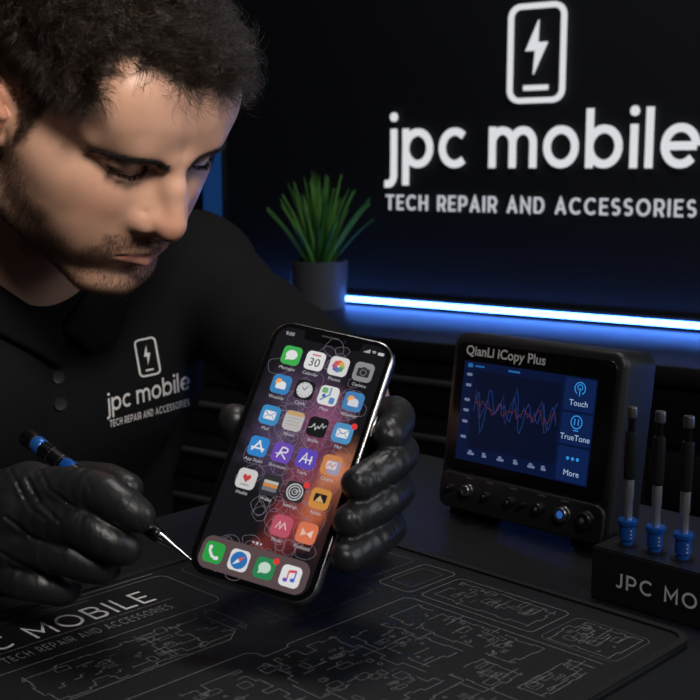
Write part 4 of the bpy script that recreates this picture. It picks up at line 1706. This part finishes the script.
def board(b_0, b_1, a_0, a_1, n, to, seed, w=.00034):
    """outline of a small circuit board: a stepped contour with shields, chips, tracks and screw eyes inside"""
    g = np.random.default_rng(seed)
    sx, sy = b_1 - b_0, a_1 - a_0
    dpt = .13 * min(sx, sy)

    def edge(p, q, nrm):
        L_ = math.hypot(q[0] - p[0], q[1] - p[1])
        cuts = [0.0]
        while cuts[-1] < 1:
            cuts.append(cuts[-1] + g.uniform(.003, .012) / L_)
        cuts[-1] = 1.0
        out = []
        for t0, t1 in zip(cuts[:-1], cuts[1:]):
            h = g.choice([0, 0, .5, 1, .3]) * dpt
            for t in (t0, t1):
                out.append((p[0] + (q[0] - p[0]) * t + nrm[0] * h, p[1] + (q[1] - p[1]) * t + nrm[1] * h))
        return out
    c = edge((b_0, a_0), (b_1, a_0), (0, 1)) + edge((b_1, a_0), (b_1, a_1), (-1, 0)) + edge((b_1, a_1), (b_0, a_1), (0, -1)) + edge((b_0, a_1), (b_0, a_0), (1, 0))
    # broken into strokes, as a worn print is
    k = 0
    while k < len(c):
        m = int(g.integers(6, 22))
        if len(c[k:k + m]) > 2:
            to.ribbon([ML(*p) for p in c[k:k + m]], w, zz)
        k += m + (1 if g.random() < .3 else 0)
    for i in range(n):
        w_, h_ = g.uniform(.0025, .009), g.uniform(.002, .007)
        cx, cy = g.uniform(b_0 + .12 * sx, b_1 - .12 * sx), g.uniform(a_0 + .12 * sy, a_1 - .12 * sy)
        kind = g.integers(0, 6)
        if kind <= 1:
            to.ribbon(rrect(w_, h_, min(w_, h_) * .15, ML(cx, cy), 2), w * .8, zz, 0, True)
        elif kind == 2:
            to.ribbon([ML(cx - w_, cy), ML(cx, cy), ML(cx, cy + h_ / 2), ML(cx + w_ / 2, cy + h_ / 2)], w, zz)
        elif kind == 3:
            r = g.uniform(.0006, .0013)
            to.ribbon([ML(cx + r * math.cos(t), cy + r * math.sin(t)) for t in np.linspace(0, 2 * PI, 12)[:-1]], w * .8, zz, 0, True)
        elif kind == 4:
            to.ribbon([ML(cx, cy), ML(cx + g.uniform(.006, .016), cy)], w, zz)
        else:
            for j in range(4):
                to.ribbon([ML(cx + j * .0014, cy), ML(cx + j * .0014, cy + h_ * .5)], w * .8, zz)


# printed panels, read along the mat
board(.263, .355, .449, .484, 26, fine, 1)
board(.330, .385, .452, .486, 12, fine, 2)
rule(.10, .447, .366, .447)
rule(.366, .447, .376, .455)
rule(.376, .455, .376, .480)
pan(.405, .470, .440, .490, .005, LW, dim)
board(.395, .465, .446, .484, 14, dim, 3)
pan(.482, .526, .424, .450, .004, LW)
pan(.490, .519, .429, .446, .003, LW, dim)
pan(.482, .526, .458, .548, .004, LW, dim)
pan(.412, .470, .496, .552, .005, LW, dim)
pan(.484, .522, .339, .418, .004, LW)
board(.489, .518, .345, .412, 24, fine, 4)
pan(.482, .520, .287, .333, .005, LW, dim)
board(.484, .517, .291, .330, 24, fine, 5)
# the large panel with its stepped border
fine.ribbon([ML(*p) for p in ((.10, .428), (.36, .428), (.364, .424), (.364, .418), (.380, .418), (.383, .421), (.474, .421), (.477, .417), (.477, .29))], LW, zz)
board(.352, .408, .335, .412, 44, fine, 7)
board(.446, .472, .322, .408, 30, fine, 8)
board(.412, .440, .350, .404, 18, fine, 9)
board(.414, .440, .312, .338, 12, fine, 10)
board(.426, .470, .290, .306, 16, fine, 12)
board(.290, .345, .340, .415, 30, fine, 13)
board(.355, .415, .292, .328, 24, fine, 14)
board(.225, .280, .335, .415, 14, fine, 15)
wd.build('mat_lettering', m_word, mat_o, False)
tl.build('mat_tagline', mat('grey_tagline_print', (.22, .225, .23, 1), .6), mat_o, False)
fine.build('circuit_outlines', m_line, mat_o, False)
dim.build('faint_circuit_outlines', m_line2, mat_o, False)

# ---------------------------------------------------------------- repair device
T8 = math.radians(8)
DRt = -A3
DN = -B3 * math.cos(T8) + Z3 * math.sin(T8)
DU = Z3 * math.cos(T8) + B3 * math.sin(T8)
DO = np.array([.0633, .8073, DESK])
dev = thing('screen_programmer', frame(DO, DRt, DU, DN), 'black box-shaped phone repair tester with a blue lit touchscreen and knobs', 'repair device')
m_case = mat('black_case_plastic', (.014, .014, .016, 1), .42, bump=.25, bscale=1200)
m_panel = mat('glossy_black_panel', (.004, .004, .005, 1), .22)
DW, DH = .142, .1335
DEP = .040


def dbox(name, m, poly, z0, z1, bev, parent=dev):
    return MB().prism(poly, z0, z1, bev, 4).build(name, m, parent)


case = dbox('case', m_case, rrect(DW, DH - .008, .010, (DW / 2 - .001, DH / 2 + .004), 8), -DEP, .0, .0045)
dbox('front_panel', m_panel, rrect(DW - .011, .092, .006, (DW / 2 - .001, .081), 6), -.002, .0014, .0007)
dbox('control_strip', m_case, rrect(DW - .006, .026, .007, (DW / 2 - .001, .0205), 6), -.002, .0030, .0016)
# two feet under the case, cut level with the bench
for x in (.018, DW - .020):
    mb = MB()
    for px_ in (x - .011, x + .011):
        for d_ in (-.006, -.036):
            mb.V += [(px_, -d_ * math.tan(T8) + .0003, d_), (px_, .0125, d_)]
    mb.F += [(0, 1, 3, 2), (4, 6, 7, 5), (0, 2, 6, 4), (1, 5, 7, 3), (0, 4, 5, 1), (2, 3, 7, 6)]
    mb.build('foot', mat('rubber_foot', (.01, .01, .01, 1), .7), dev)


def dtext(name, body, size, o, m, z=.0016, parent=dev, align='LEFT', off=0.0):
    mb = MB()
    put_text(mb, body, size, o, z, align, off)
    return mb.build(name, m, parent, False)


m_white = mat('silver_lettering', (.55, .56, .58, 1), .5)
dtext('maker_lettering', 'QianLi iCopy Plus', .0094, (.0125, .1180), m_white, off=.00022)
dscr = MB().poly([(.0125, .0430), (.1225, .0430), (.1225, .1135), (.0125, .1135)], .0016).build('touchscreen', glow('blue_screen_glow', lin(4, 17, 52), .95), dev, False)
zs_ = .0017
for lo, hi in ((.0910, .1125), (.0685, .0895), (.0440, .0670)):
    MB().poly(rrect(.0235, hi - lo, .0015, (.1098, (lo + hi) / 2), 3), zs_).build('menu_button', glow('menu_blue', lin(9, 32, 78), .9), dscr, False)
m_cy = glow('bright_blue_symbol', lin(52, 148, 226), .9)
m_tx = glow('pale_symbol', lin(168, 190, 220), .9)
zt_ = .0018
for y, t in ((.0945, 'Touch'), (.0716, 'TrueTone'), (.0480, 'More')):
    dtext('menu_word', t, .0056, (.1098, y), m_tx, zt_, dscr, 'CENTER')
mb = MB()
mb.ribbon(arc(.1098, .1062, .0040, .0040, -60, 240, 20), .0007, zt_)
mb.ribbon(arc(.1098, .1068, .0019, .0019, -60, 240, 16), .0006, zt_)
mb.ribbon([(.1098, .1066), (.1098, .1010)], .0007, zt_)
mb.build('touch_symbol', m_cy, dscr, False)
mb = MB()
mb.ribbon(arc(.1098, .0838, .0042, .0042, 0, 345, 22), .0007, zt_, 0, True)
for dx_ in (-.0014, .0014):
    mb.ribbon([(.1098 + dx_, .0860), (.1098 + dx_, .0818)], .0008, zt_)
mb.ribbon([(.1078, .0782), (.1118, .0782)], .0007, zt_)
mb.build('tone_symbol', m_cy, dscr, False)
mb = MB()
for k in (-1, 0, 1):
    mb.disc((.1098 + k * .0038, .0595), .0012, zt_, 0, 12)
mb.build('more_dots', m_cy, dscr, False)
gr = np.random.default_rng(8)
MB().poly([(.0225, .0530), (.0960, .0530), (.0960, .1075), (.0225, .1075)], zs_).build('graph_area', glow('graph_navy', lin(3, 12, 38), .9), dscr, False)
for nm, c, ph, amp in (('graph_trace', (26, 62, 132), 0, 1.0), ('graph_trace', (44, 50, 104), .8, .72), ('graph_trace', (92, 40, 42), 1.7, .30)):
    pts = []
    for k in range(40):
        x = .0245 + k * .00178
        y = .083 + .0165 * amp * math.sin(k * 1.02 + ph) * (.55 + .45 * math.sin(k * .37 + ph * 2)) + gr.normal(0, .0024)
        pts.append((x, y))
    MB().ribbon(pts, .0005, zt_ + .00002 * ph).build(nm, glow('trace_colour', lin(*c), .8), dscr, False)
mb = MB()
for k in range(6):
    y = .104 - [0, .0075, .018, .0255, .0335, .0445][k]
    mb.poly(rrect(.0048, .0020, .0007, (.0180, y), 2), zt_)
for k, x in enumerate((.026, .038, .052, .065, .078, .088)):
    mb.poly(rrect(.006 if k % 2 == 0 else .004, .0018, .0006, (x, .0485 - .0 * k), 2), zt_)
    mb.poly(rrect(.003, .0013, .0005, (x - .0005, .0502), 2), zt_)
mb.build('axis_marks', glow('dim_mark', lin(110, 124, 156), .8), dscr, False)
m_hd = glow('header_blue', lin(34, 104, 170), .8)
for w1, h1, x1 in ((.0046, .0030, .0180), (.0080, .0012, .0265), (.0100, .0014, .0560)):
    MB().poly(rrect(w1, h1, h1 * .35, (x1, .1105), 2), zt_).build('header_mark', m_hd, dscr, False)
m_knob = mat('satin_metal_knob', (.20, .20, .21, 1), .35, .9)
m_kd = mat('black_knob', (.012, .012, .013, 1), .35)
for x, r, m, c in ((.0285, .0042, m_knob, (.5, .5, .5)), (.0140, .0022, m_kd, None), (.0462, .0026, m_kd, None), (.0665, .0032, m_kd, None), (.0770, .0016, m_kd, None), (.0900, .0038, m_kd, None), (.1085, .0050, m_knob, (.1, .4, 1)), (.1260, .0056, m_kd, None)):
    k = MB().lathe([(r * 1.1, 0), (r * 1.1, .0008), (r, .0014), (r, .0046), (r * .85, .0054), (r * .55, .0054), (r * .5, .0046)], (x, .0225, .0030), (0, 0, 1), 28).build('knob', m, dev)
    k['label'] = 'blue-lit power knob' if c and c[2] == 1 else ('silver knob' if c else 'small black knob')
    if c and c[2] == 1:
        MB().lathe([(r * .5, .0047), (r * .45, .0050)], (x, .0225, .0030), (0, 0, 1), 24).build('lamp', glow('power_blue', lin(60, 130, 240), .4), k)
    if not c and r > .002:
        MB().disc((x, .0225), r * .32, .0030 + .0056, 0, 12).build('cap_dot', mat('knob_dot', (.18, .18, .19, 1), .4), k, False)
mb = MB()
for x in (.0285, .0465, .0665, .0900, .1085):
    mb.poly(rrect(.0062, .0011, .0004, (x, .0312), 2), .0031)
mb.build('knob_captions', mat('faint_grey_print', (.10, .10, .11, 1), .6), dev, False)

# ---------------------------------------------------------------- driver stand
HO = np.array([.1407, .6425, DESK])
st = thing('driver_stand', frame(HO, -A3, B3, Z3), 'black block stand with white lettering holding three slim drivers beside the tester', 'tool stand')
m_block = mat('black_block', (.010, .010, .011, 1), .40, bump=.3, bscale=1100)
BW, BD, BH = .150, .036, .0315
b = bmesh.new()
bmesh.ops.create_cube(b, size=1)
for v in b.verts:
    v.co = Vector((v.co.x * BW + BW / 2, v.co.y * BD + BD / 2, v.co.z * BH + BH / 2))
bmesh.ops.bevel(b, geom=list(b.edges), offset=.0009, segments=2, affect='EDGES')
MB().bm(b).build('block', m_block, st)
mb = MB()
word(mb, 'JPC MOBILE', .15, .0790, .0089, (0, 0), 0, track=.26, space=.55)
mb.map(lambda x, y, z: (.0165 + x, -.0003, .0106 + y))
mb.build('stand_lettering', m_word, st, False)
m_socket = mat('socket_black', (.004, .004, .004, 1), .6)
m_grip = mat('black_grip', (.010, .010, .011, 1), .38)
m_satin = mat('satin_steel', (.70, .70, .72, 1), .40, 1.0)
DL = ['slim driver with blue collar at the left end of the black stand', 'slim driver with blue collar between the two others in the black stand', 'slim driver with blue collar third from the left end of the stand']
for i, (x, y) in enumerate(((.0132, .0165), (.0312, .0165), (.0488, .0165))):
    MB().lathe([(.0068, .0), (.0068, .0003), (.0052, .0004)], (x, y, BH), (0, 0, 1), 24).build('socket', m_socket, st)
    w0 = HO - A3 * x + B3 * y + Z3 * (BH + .0004)
    d = thing('slim_driver', frame(w0, -A3, B3, Z3), DL[i], 'screwdriver', 'slim drivers in the stand')
    MB().lathe([(.0036, 0), (.0036, .0022), (.0046, .0030), (.0046, .0112), (.0056, .0118), (.0058, .0128), (.0058, .0142), (.0050, .0150)], seg=28).build('collar', m_blue, d)
    MB().lathe([(.0025, .0145), (.0025, .0262), (.0029, .0268), (.0029, .0392)], seg=24).build('shaft', m_satin, d)
    MB().lathe([(.0030, .0388), (.0034, .0394), (.0034, .0450), (.0036, .0458), (.0036, .0655), (.0034, .0668), (.0026, .0672)], seg=28).build('grip', m_grip, d)
    MB().lathe([(.0020, .0670), (.0020, .0740), (.0027, .0746), (.0027, .0752)], seg=24).build('neck', m_dark, d)
    MB().lathe([(.0027, .0750), (.0031, .0754), (.0031, .0806), (.0028, .0815), (.0010, .0818)], seg=24).build('cap', m_knob, d)
    mb = MB()
    for k in range(3):
        mb.box((.0039, -.0027, .0045 + k * .0022), (.0012, .0003, .0010))
    mb.build('collar_marks', m_word, d, False)

# ---------------------------------------------------------------- room: wall, sign, light strip, cabinet, plant
YW = math.radians(34)
WR = np.array([math.cos(YW), -math.sin(YW), 0])        # along the wall to the right
WN = np.array([-math.sin(YW), -math.cos(YW), 0])       # out of the wall
p0 = at(520, 312, 1.70)
WO = np.array([p0[0], p0[1], 0]) - WN * .012
LEDZ = float(p0[2])


def WP(s, z, o=0.0):
    return WO + WR * s + Z3 * z + WN * o


def wall_hit(px, py, o=0.0):
    d = CF + (px - 350) / FPX * CR + (350 - py) / FPX * CU
    q = EYE + d * (((WO + WN * o) - EYE) @ WN / (d @ WN))
    return (q - WO) @ WR, q[2]


m_wall = mat('matt_black_wall', (.0045, .006, .0095, 1), .7, bump=.2, bscale=500)
sL = wall_hit(207, 180)[0] - .06
sR = 2.2


def slab(name, s0, s1, z0, z1, o0, o1, m):
    V = [WP(s, z, o) for o in (o0, o1) for z in (z0, z1) for s in (s0, s1)]
    F = [(0, 1, 3, 2), (6, 7, 5, 4), (0, 4, 5, 1), (2, 3, 7, 6), (1, 5, 7, 3), (4, 0, 2, 6)]
    o = mesh_obj(name, V, F, m, None, False)
    return tag(o, None, kind='structure')


slab('wall_back', sL, sR, 0, 2.8, -.10, 0, m_wall)
V = [WP(sL - .10, 0, -.1), WP(sL, 0, -.1), WP(sL, 0, 3.4), WP(sL - .10, 0, 3.4)]
V = V + [v + Z3 * 2.8 for v in V]
tag(mesh_obj('wall_left', V, [(0, 1, 2, 3), (7, 6, 5, 4), (0, 4, 5, 1), (1, 5, 6, 2), (2, 6, 7, 3), (3, 7, 4, 0)], m_wall, None, False), None, kind='structure')
m_floor = mat('dark_floor', (.02, .02, .022, 1), .5, bump=.2, bscale=60)
V = [WP(sL - .1, 0, -.1), WP(sR, 0, -.1), WP(sR, 0, 3.4), WP(sL - .1, 0, 3.4)]
tag(mesh_obj('floor', [v - Z3 * .05 for v in V] + V, [(3, 2, 1, 0), (4, 5, 6, 7), (0, 1, 5, 4), (1, 2, 6, 5), (2, 3, 7, 6), (3, 0, 4, 7)], m_floor, None, False), None, kind='structure')
tag(mesh_obj('ceiling', [v + Z3 * 2.8 for v in V] + [v + Z3 * 2.85 for v in V], [(3, 2, 1, 0), (4, 5, 6, 7), (0, 1, 5, 4), (1, 2, 6, 5), (2, 3, 7, 6), (3, 0, 4, 7)], m_floor, None, False), None, kind='structure')

# sign letters
sc, zc_ = wall_hit(536, 205)
sign = thing('wall_sign', frame(WP(0, 0, .0), WR, Z3, WN), 'white shop sign with phone emblem and two lines of lettering on black wall', 'sign')
m_sign = glow('white_sign_face', (.86, .88, .92, 1), .80)
s0, zb = wall_hit(388, 169)
s1, _ = wall_hit(699, 168)
_, ztop = wall_hit(540, 126)
_, zb2 = wall_hit(540, 168)
tot_ = strokes('jpc mobile', .19, .22, .50)[2]
for wd_, x_ in (('jpc', 0.0), ('mobile', tot_ - strokes('mobile', .19, .22, .50)[2])):
    mb = MB()
    word(mb, wd_, .19, strokes(wd_, .19, .22, .50)[2] * (s1 - s0) / tot_, ztop - zb2, (s0 + x_ * (s1 - s0) / tot_, zb2), .001, .004, track=.22, space=.50)
    mb.build('sign_word', m_sign, sign, False)
t0, _ = wall_hit(387, 205)
t1, _ = wall_hit(697, 205)
_, za = wall_hit(540, 197)
_, zb3 = wall_hit(540, 213.5)
mb = MB()
word(mb, 'TECH REPAIR AND ACCESSORIES', .145, t1 - t0, za - zb3, (t0, zb3), .001, .003, track=.30, space=.62)
mb.build('sign_tagline', glow('white_tagline_face', (.80, .83, .90, 1), .62), sign, False)
e0, ez0 = wall_hit(508, 102)
e1, ez1 = wall_hit(568, 4)
_, ezb = wall_hit(538, 103)
_, ezt = wall_hit(538, 3)
ec = ((e0 + e1) / 2, (ezb + ezt) / 2)
ew, eh = e1 - e0, ezt - ezb
mb = MB()
k_ = ew * .085
mb.ribbon(rrect(ew - k_, eh - k_, ew * .17, ec, 8), k_, .001, .004, True)
mb.ribbon([(ec[0] - ew * .21, ec[1] - eh * .345), (ec[0] + ew * .21, ec[1] - eh * .345)], k_ * .95, .001, .004)
bolt = [(ec[0] + x * ew * .30, ec[1] + eh * .06 + y * eh * .27) for x, y in BOLT]
n = len(bolt)
mb.add([(x, y, .005) for x, y in bolt] + [(x, y, .001) for x, y in bolt], [(0, 1, 2), (0, 2, 5), (2, 3, 5), (3, 4, 5)] + [(i, (i + 1) % n, n + (i + 1) % n, n + i) for i in range(n)])
mb.build('sign_emblem', m_sign, sign, False)

# blue light strip along the wall
led = thing('light_strip', frame(WP(0, LEDZ, 0), WR, Z3, WN), 'glowing blue light strip running along the black wall under the sign', 'light strip')
ls, lr = sL + .05, 1.6
MB().box(((ls + lr) / 2, 0, .004), (lr - ls, .017, .008), .001).build('channel', mat('black_channel', (.01, .01, .01, 1), .5), led)
MB().box(((ls + lr) / 2, 0, .0115), (lr - ls, .0080, .006), .003).build('diffuser', glow('blue_light', (.075, .24, 1.0, 1), LEDPOW), led)
bar = thing('blue_lit_trim', frame(WP(sL + .084, 1.0, 0), WR, Z3, WN), 'vertical corner trim behind his shoulder, blue light on it put in as dim glow', 'wall trim')
MB().box((.0, .30, .006), (.050, 2.2, .012), .002).build('trim_base', mat('black_trim_base', (.01, .01, .01, 1), .5), bar)
MB().box((.0, .30, .014), (.040, 2.16, .006), .002).build('diffuser', glow('blue_lit_trim_glow', (.010, .06, .22, 1), .45), bar)  # no lamp: glow stands in for blue light falling on the trim

# low cabinet under the strip
CT = DESK + .024
cab = thing('drawer_cabinet', frame(WP(0, 0, .0), WR, Z3, WN), 'black drawer cabinet with slim metal handles along the back wall', 'cabinet')
m_cab = mat('black_cabinet', (.0045, .005, .006, 1), .5, bump=.15, bscale=400)
c0_, c1_, cd_ = sL + .04, 1.5, .285
MB().box(((c0_ + c1_) / 2, (CT - .024) / 2, (cd_ - .02) / 2 + .002), (c1_ - c0_, CT - .024, cd_ - .02), .002).build('body', m_cab, cab)
MB().box(((c0_ + c1_) / 2, CT - .011, cd_ / 2 + .004), (c1_ - c0_, .022, cd_ + .002), .002).build('top_panel', m_cab, cab)
m_bar = mat('brushed_handle', (.26, .27, .30, 1), .4, .9)
wdr = .46
x = c0_ + .01
while x + wdr < c1_:
    for r in range(8):
        zt2 = CT - .030 - r * .074
        d = MB().box((x + wdr / 2, zt2 - .034, cd_ - .016), (wdr - .008, .066, .016), .002).build('drawer', m_cab, cab)
        MB().box((x + wdr / 2, zt2 - .022, cd_ + .006), (wdr * .62, .008, .006), .002).build('handle', m_bar, d)
        for q in (-1, 1):
            MB().box((x + wdr / 2 + q * wdr * .26, zt2 - .022, cd_ - .003), (.008, .006, .014), .001).build('handle_post', m_bar, d)
    x += wdr

# potted plant
pb = at(319, 307, 1.52)
hz_ = CT + .0
d_ = CF + (319 - 350) / FPX * CR + (350 - 308) / FPX * CU
pb = EYE + d_ * ((hz_ - EYE[2]) / d_[2])
sc_ = float(pb[1]) / 1150.0 * 1.0
pot = thing('potted_plant', frame(pb, (1, 0, 0), (0, 1, 0), (0, 0, 1)), 'small spiky green plant in a dark grey pot on the back cabinet', 'plant')
PH = 48 * sc_
PW = 29.5 * sc_
MB().lathe([(PW * .86, 0), (PW * .90, .001), (PW, PH - .001), (PW, PH), (PW * .92, PH), (PW * .90, PH * .85)], seg=40).build('pot', mat('dark_grey_ceramic', (.085, .088, .10, 1), .5), pot)
MB().disc((0, 0), PW * .92, PH * .86, 0, 32).build('soil', mat('dark_soil', (.02, .015, .01, 1), .9, bump=.8, bscale=300), pot)
lg = np.random.default_rng(23)
m_leaf = [mat('green_leaf', (.12, .38, .05, 1), .42), mat('deep_green_leaf', (.05, .20, .035, 1), .45), mat('yellow_green_leaf', (.16, .40, .06, 1), .4)]
for k in range(48):
    t = k / 47
    az = k * 2.39996
    tilt = math.radians(3 + 34 * t ** 1.0) + lg.normal(0, .05)
    L_ = (92 - 22 * t) * sc_ * lg.uniform(.86, 1.08)
    w = lg.uniform(4.2, 6.0) * sc_
    dirh = np.array([math.cos(az), math.sin(az), 0])
    sd = np.array([-math.sin(az), math.cos(az), 0])
    c = dirh * PW * .35 * t + np.array([0, 0, PH * .86])
    V, F = [], []
    n_ = 9
    for i in range(n_ + 1):
        u = i / n_
        th_ = tilt + .35 * u * u * t
        wid = w * (1 - u) ** .7 * (.75 + .5 * u * (1 - u) * 2)
        nrm = -dirh * math.cos(th_) + np.array([0, 0, math.sin(th_)])
        V += [c - sd * wid, c + nrm * -.25 * w, c + sd * wid, c + nrm * .05 * w]
        c = c + (dirh * math.sin(th_) + np.array([0, 0, math.cos(th_)])) * L_ / n_
    for i in range(n_):
        for j in range(4):
            a_, b_ = i * 4 + j, i * 4 + (j + 1) % 4
            F.append((a_, b_, b_ + 4, a_ + 4))
    mesh_obj('leaf', V, F, m_leaf[int(lg.integers(0, 3))], pot, True, None)

# stool under him
SP = bp(0, -.235, 0)
stool = thing('stool', frame((SP[0], SP[1], 0), LF, -FW, Z3), 'round black work stool he sits on behind the bench', 'stool')
SH = float(bp(0, 0, -.52)[2]) - .130
MB().lathe([(.0, 0), (.15, 0), (.17, .012), (.175, .035), (.165, .055), (.0, .06)], (0, 0, SH - .06), (0, 0, 1), 40).build('seat', m_shoe, stool)
MB().lathe([(.024, .05), (.024, SH - .06)], seg=20).build('column', m_leg, stool)
for k in range(5):
    a = k * 2 * PI / 5
    MB().tube([(0, 0, .06), (.12 * math.cos(a), .12 * math.sin(a), .045), (.24 * math.cos(a), .24 * math.sin(a), .022)], [.02, .017, .014], 10).build('leg', m_leg, stool)
    MB().lathe([(.0, -.022), (.018, -.022), (.022, -.008), (.018, .004), (.0, .004)], (.24 * math.cos(a), .24 * math.sin(a), .022), (0, 0, 1), 16).build('foot', m_leg, stool)

# ---------------------------------------------------------------- light
w_ = bpy.data.worlds.new('world')
S.world = w_
w_.use_nodes = True
w_.node_tree.nodes['Background'].inputs[0].default_value = (.004, .006, .010, 1)


def area(name, loc, tgt, size, power, col, sy=None):
    l = bpy.data.lights.new(name, 'AREA')
    l.shape = 'RECTANGLE' if sy else 'DISK'
    l.size = size
    if sy:
        l.size_y = sy
    l.energy = power
    l.color = col
    o = bpy.data.objects.new(name, l)
    COL.objects.link(o)
    o.location = loc
    o.rotation_euler = (Vector(tgt) - Vector(loc)).to_track_quat('-Z', 'Y').to_euler()
    return o


def spot(name, loc, tgt, cone, blend, r, power, col):
    l = bpy.data.lights.new(name, 'SPOT')
    l.spot_size = math.radians(cone)
    l.spot_blend = blend
    l.shadow_soft_size = r
    l.energy = power
    l.color = col
    o = bpy.data.objects.new(name, l)
    COL.objects.link(o)
    o.location = loc
    o.rotation_euler = (Vector(tgt) - Vector(loc)).to_track_quat('-Z', 'Y').to_euler()
    return o


for a_ in LIGHTS:
    area(*a_)
for a_ in SPOTS:
    spot(*a_)
S.view_settings.view_transform = 'Standard'
S.view_settings.look = 'None'
S.view_settings.exposure = 0.0
S.view_settings.gamma = 1.0
S.cycles.use_denoising = True
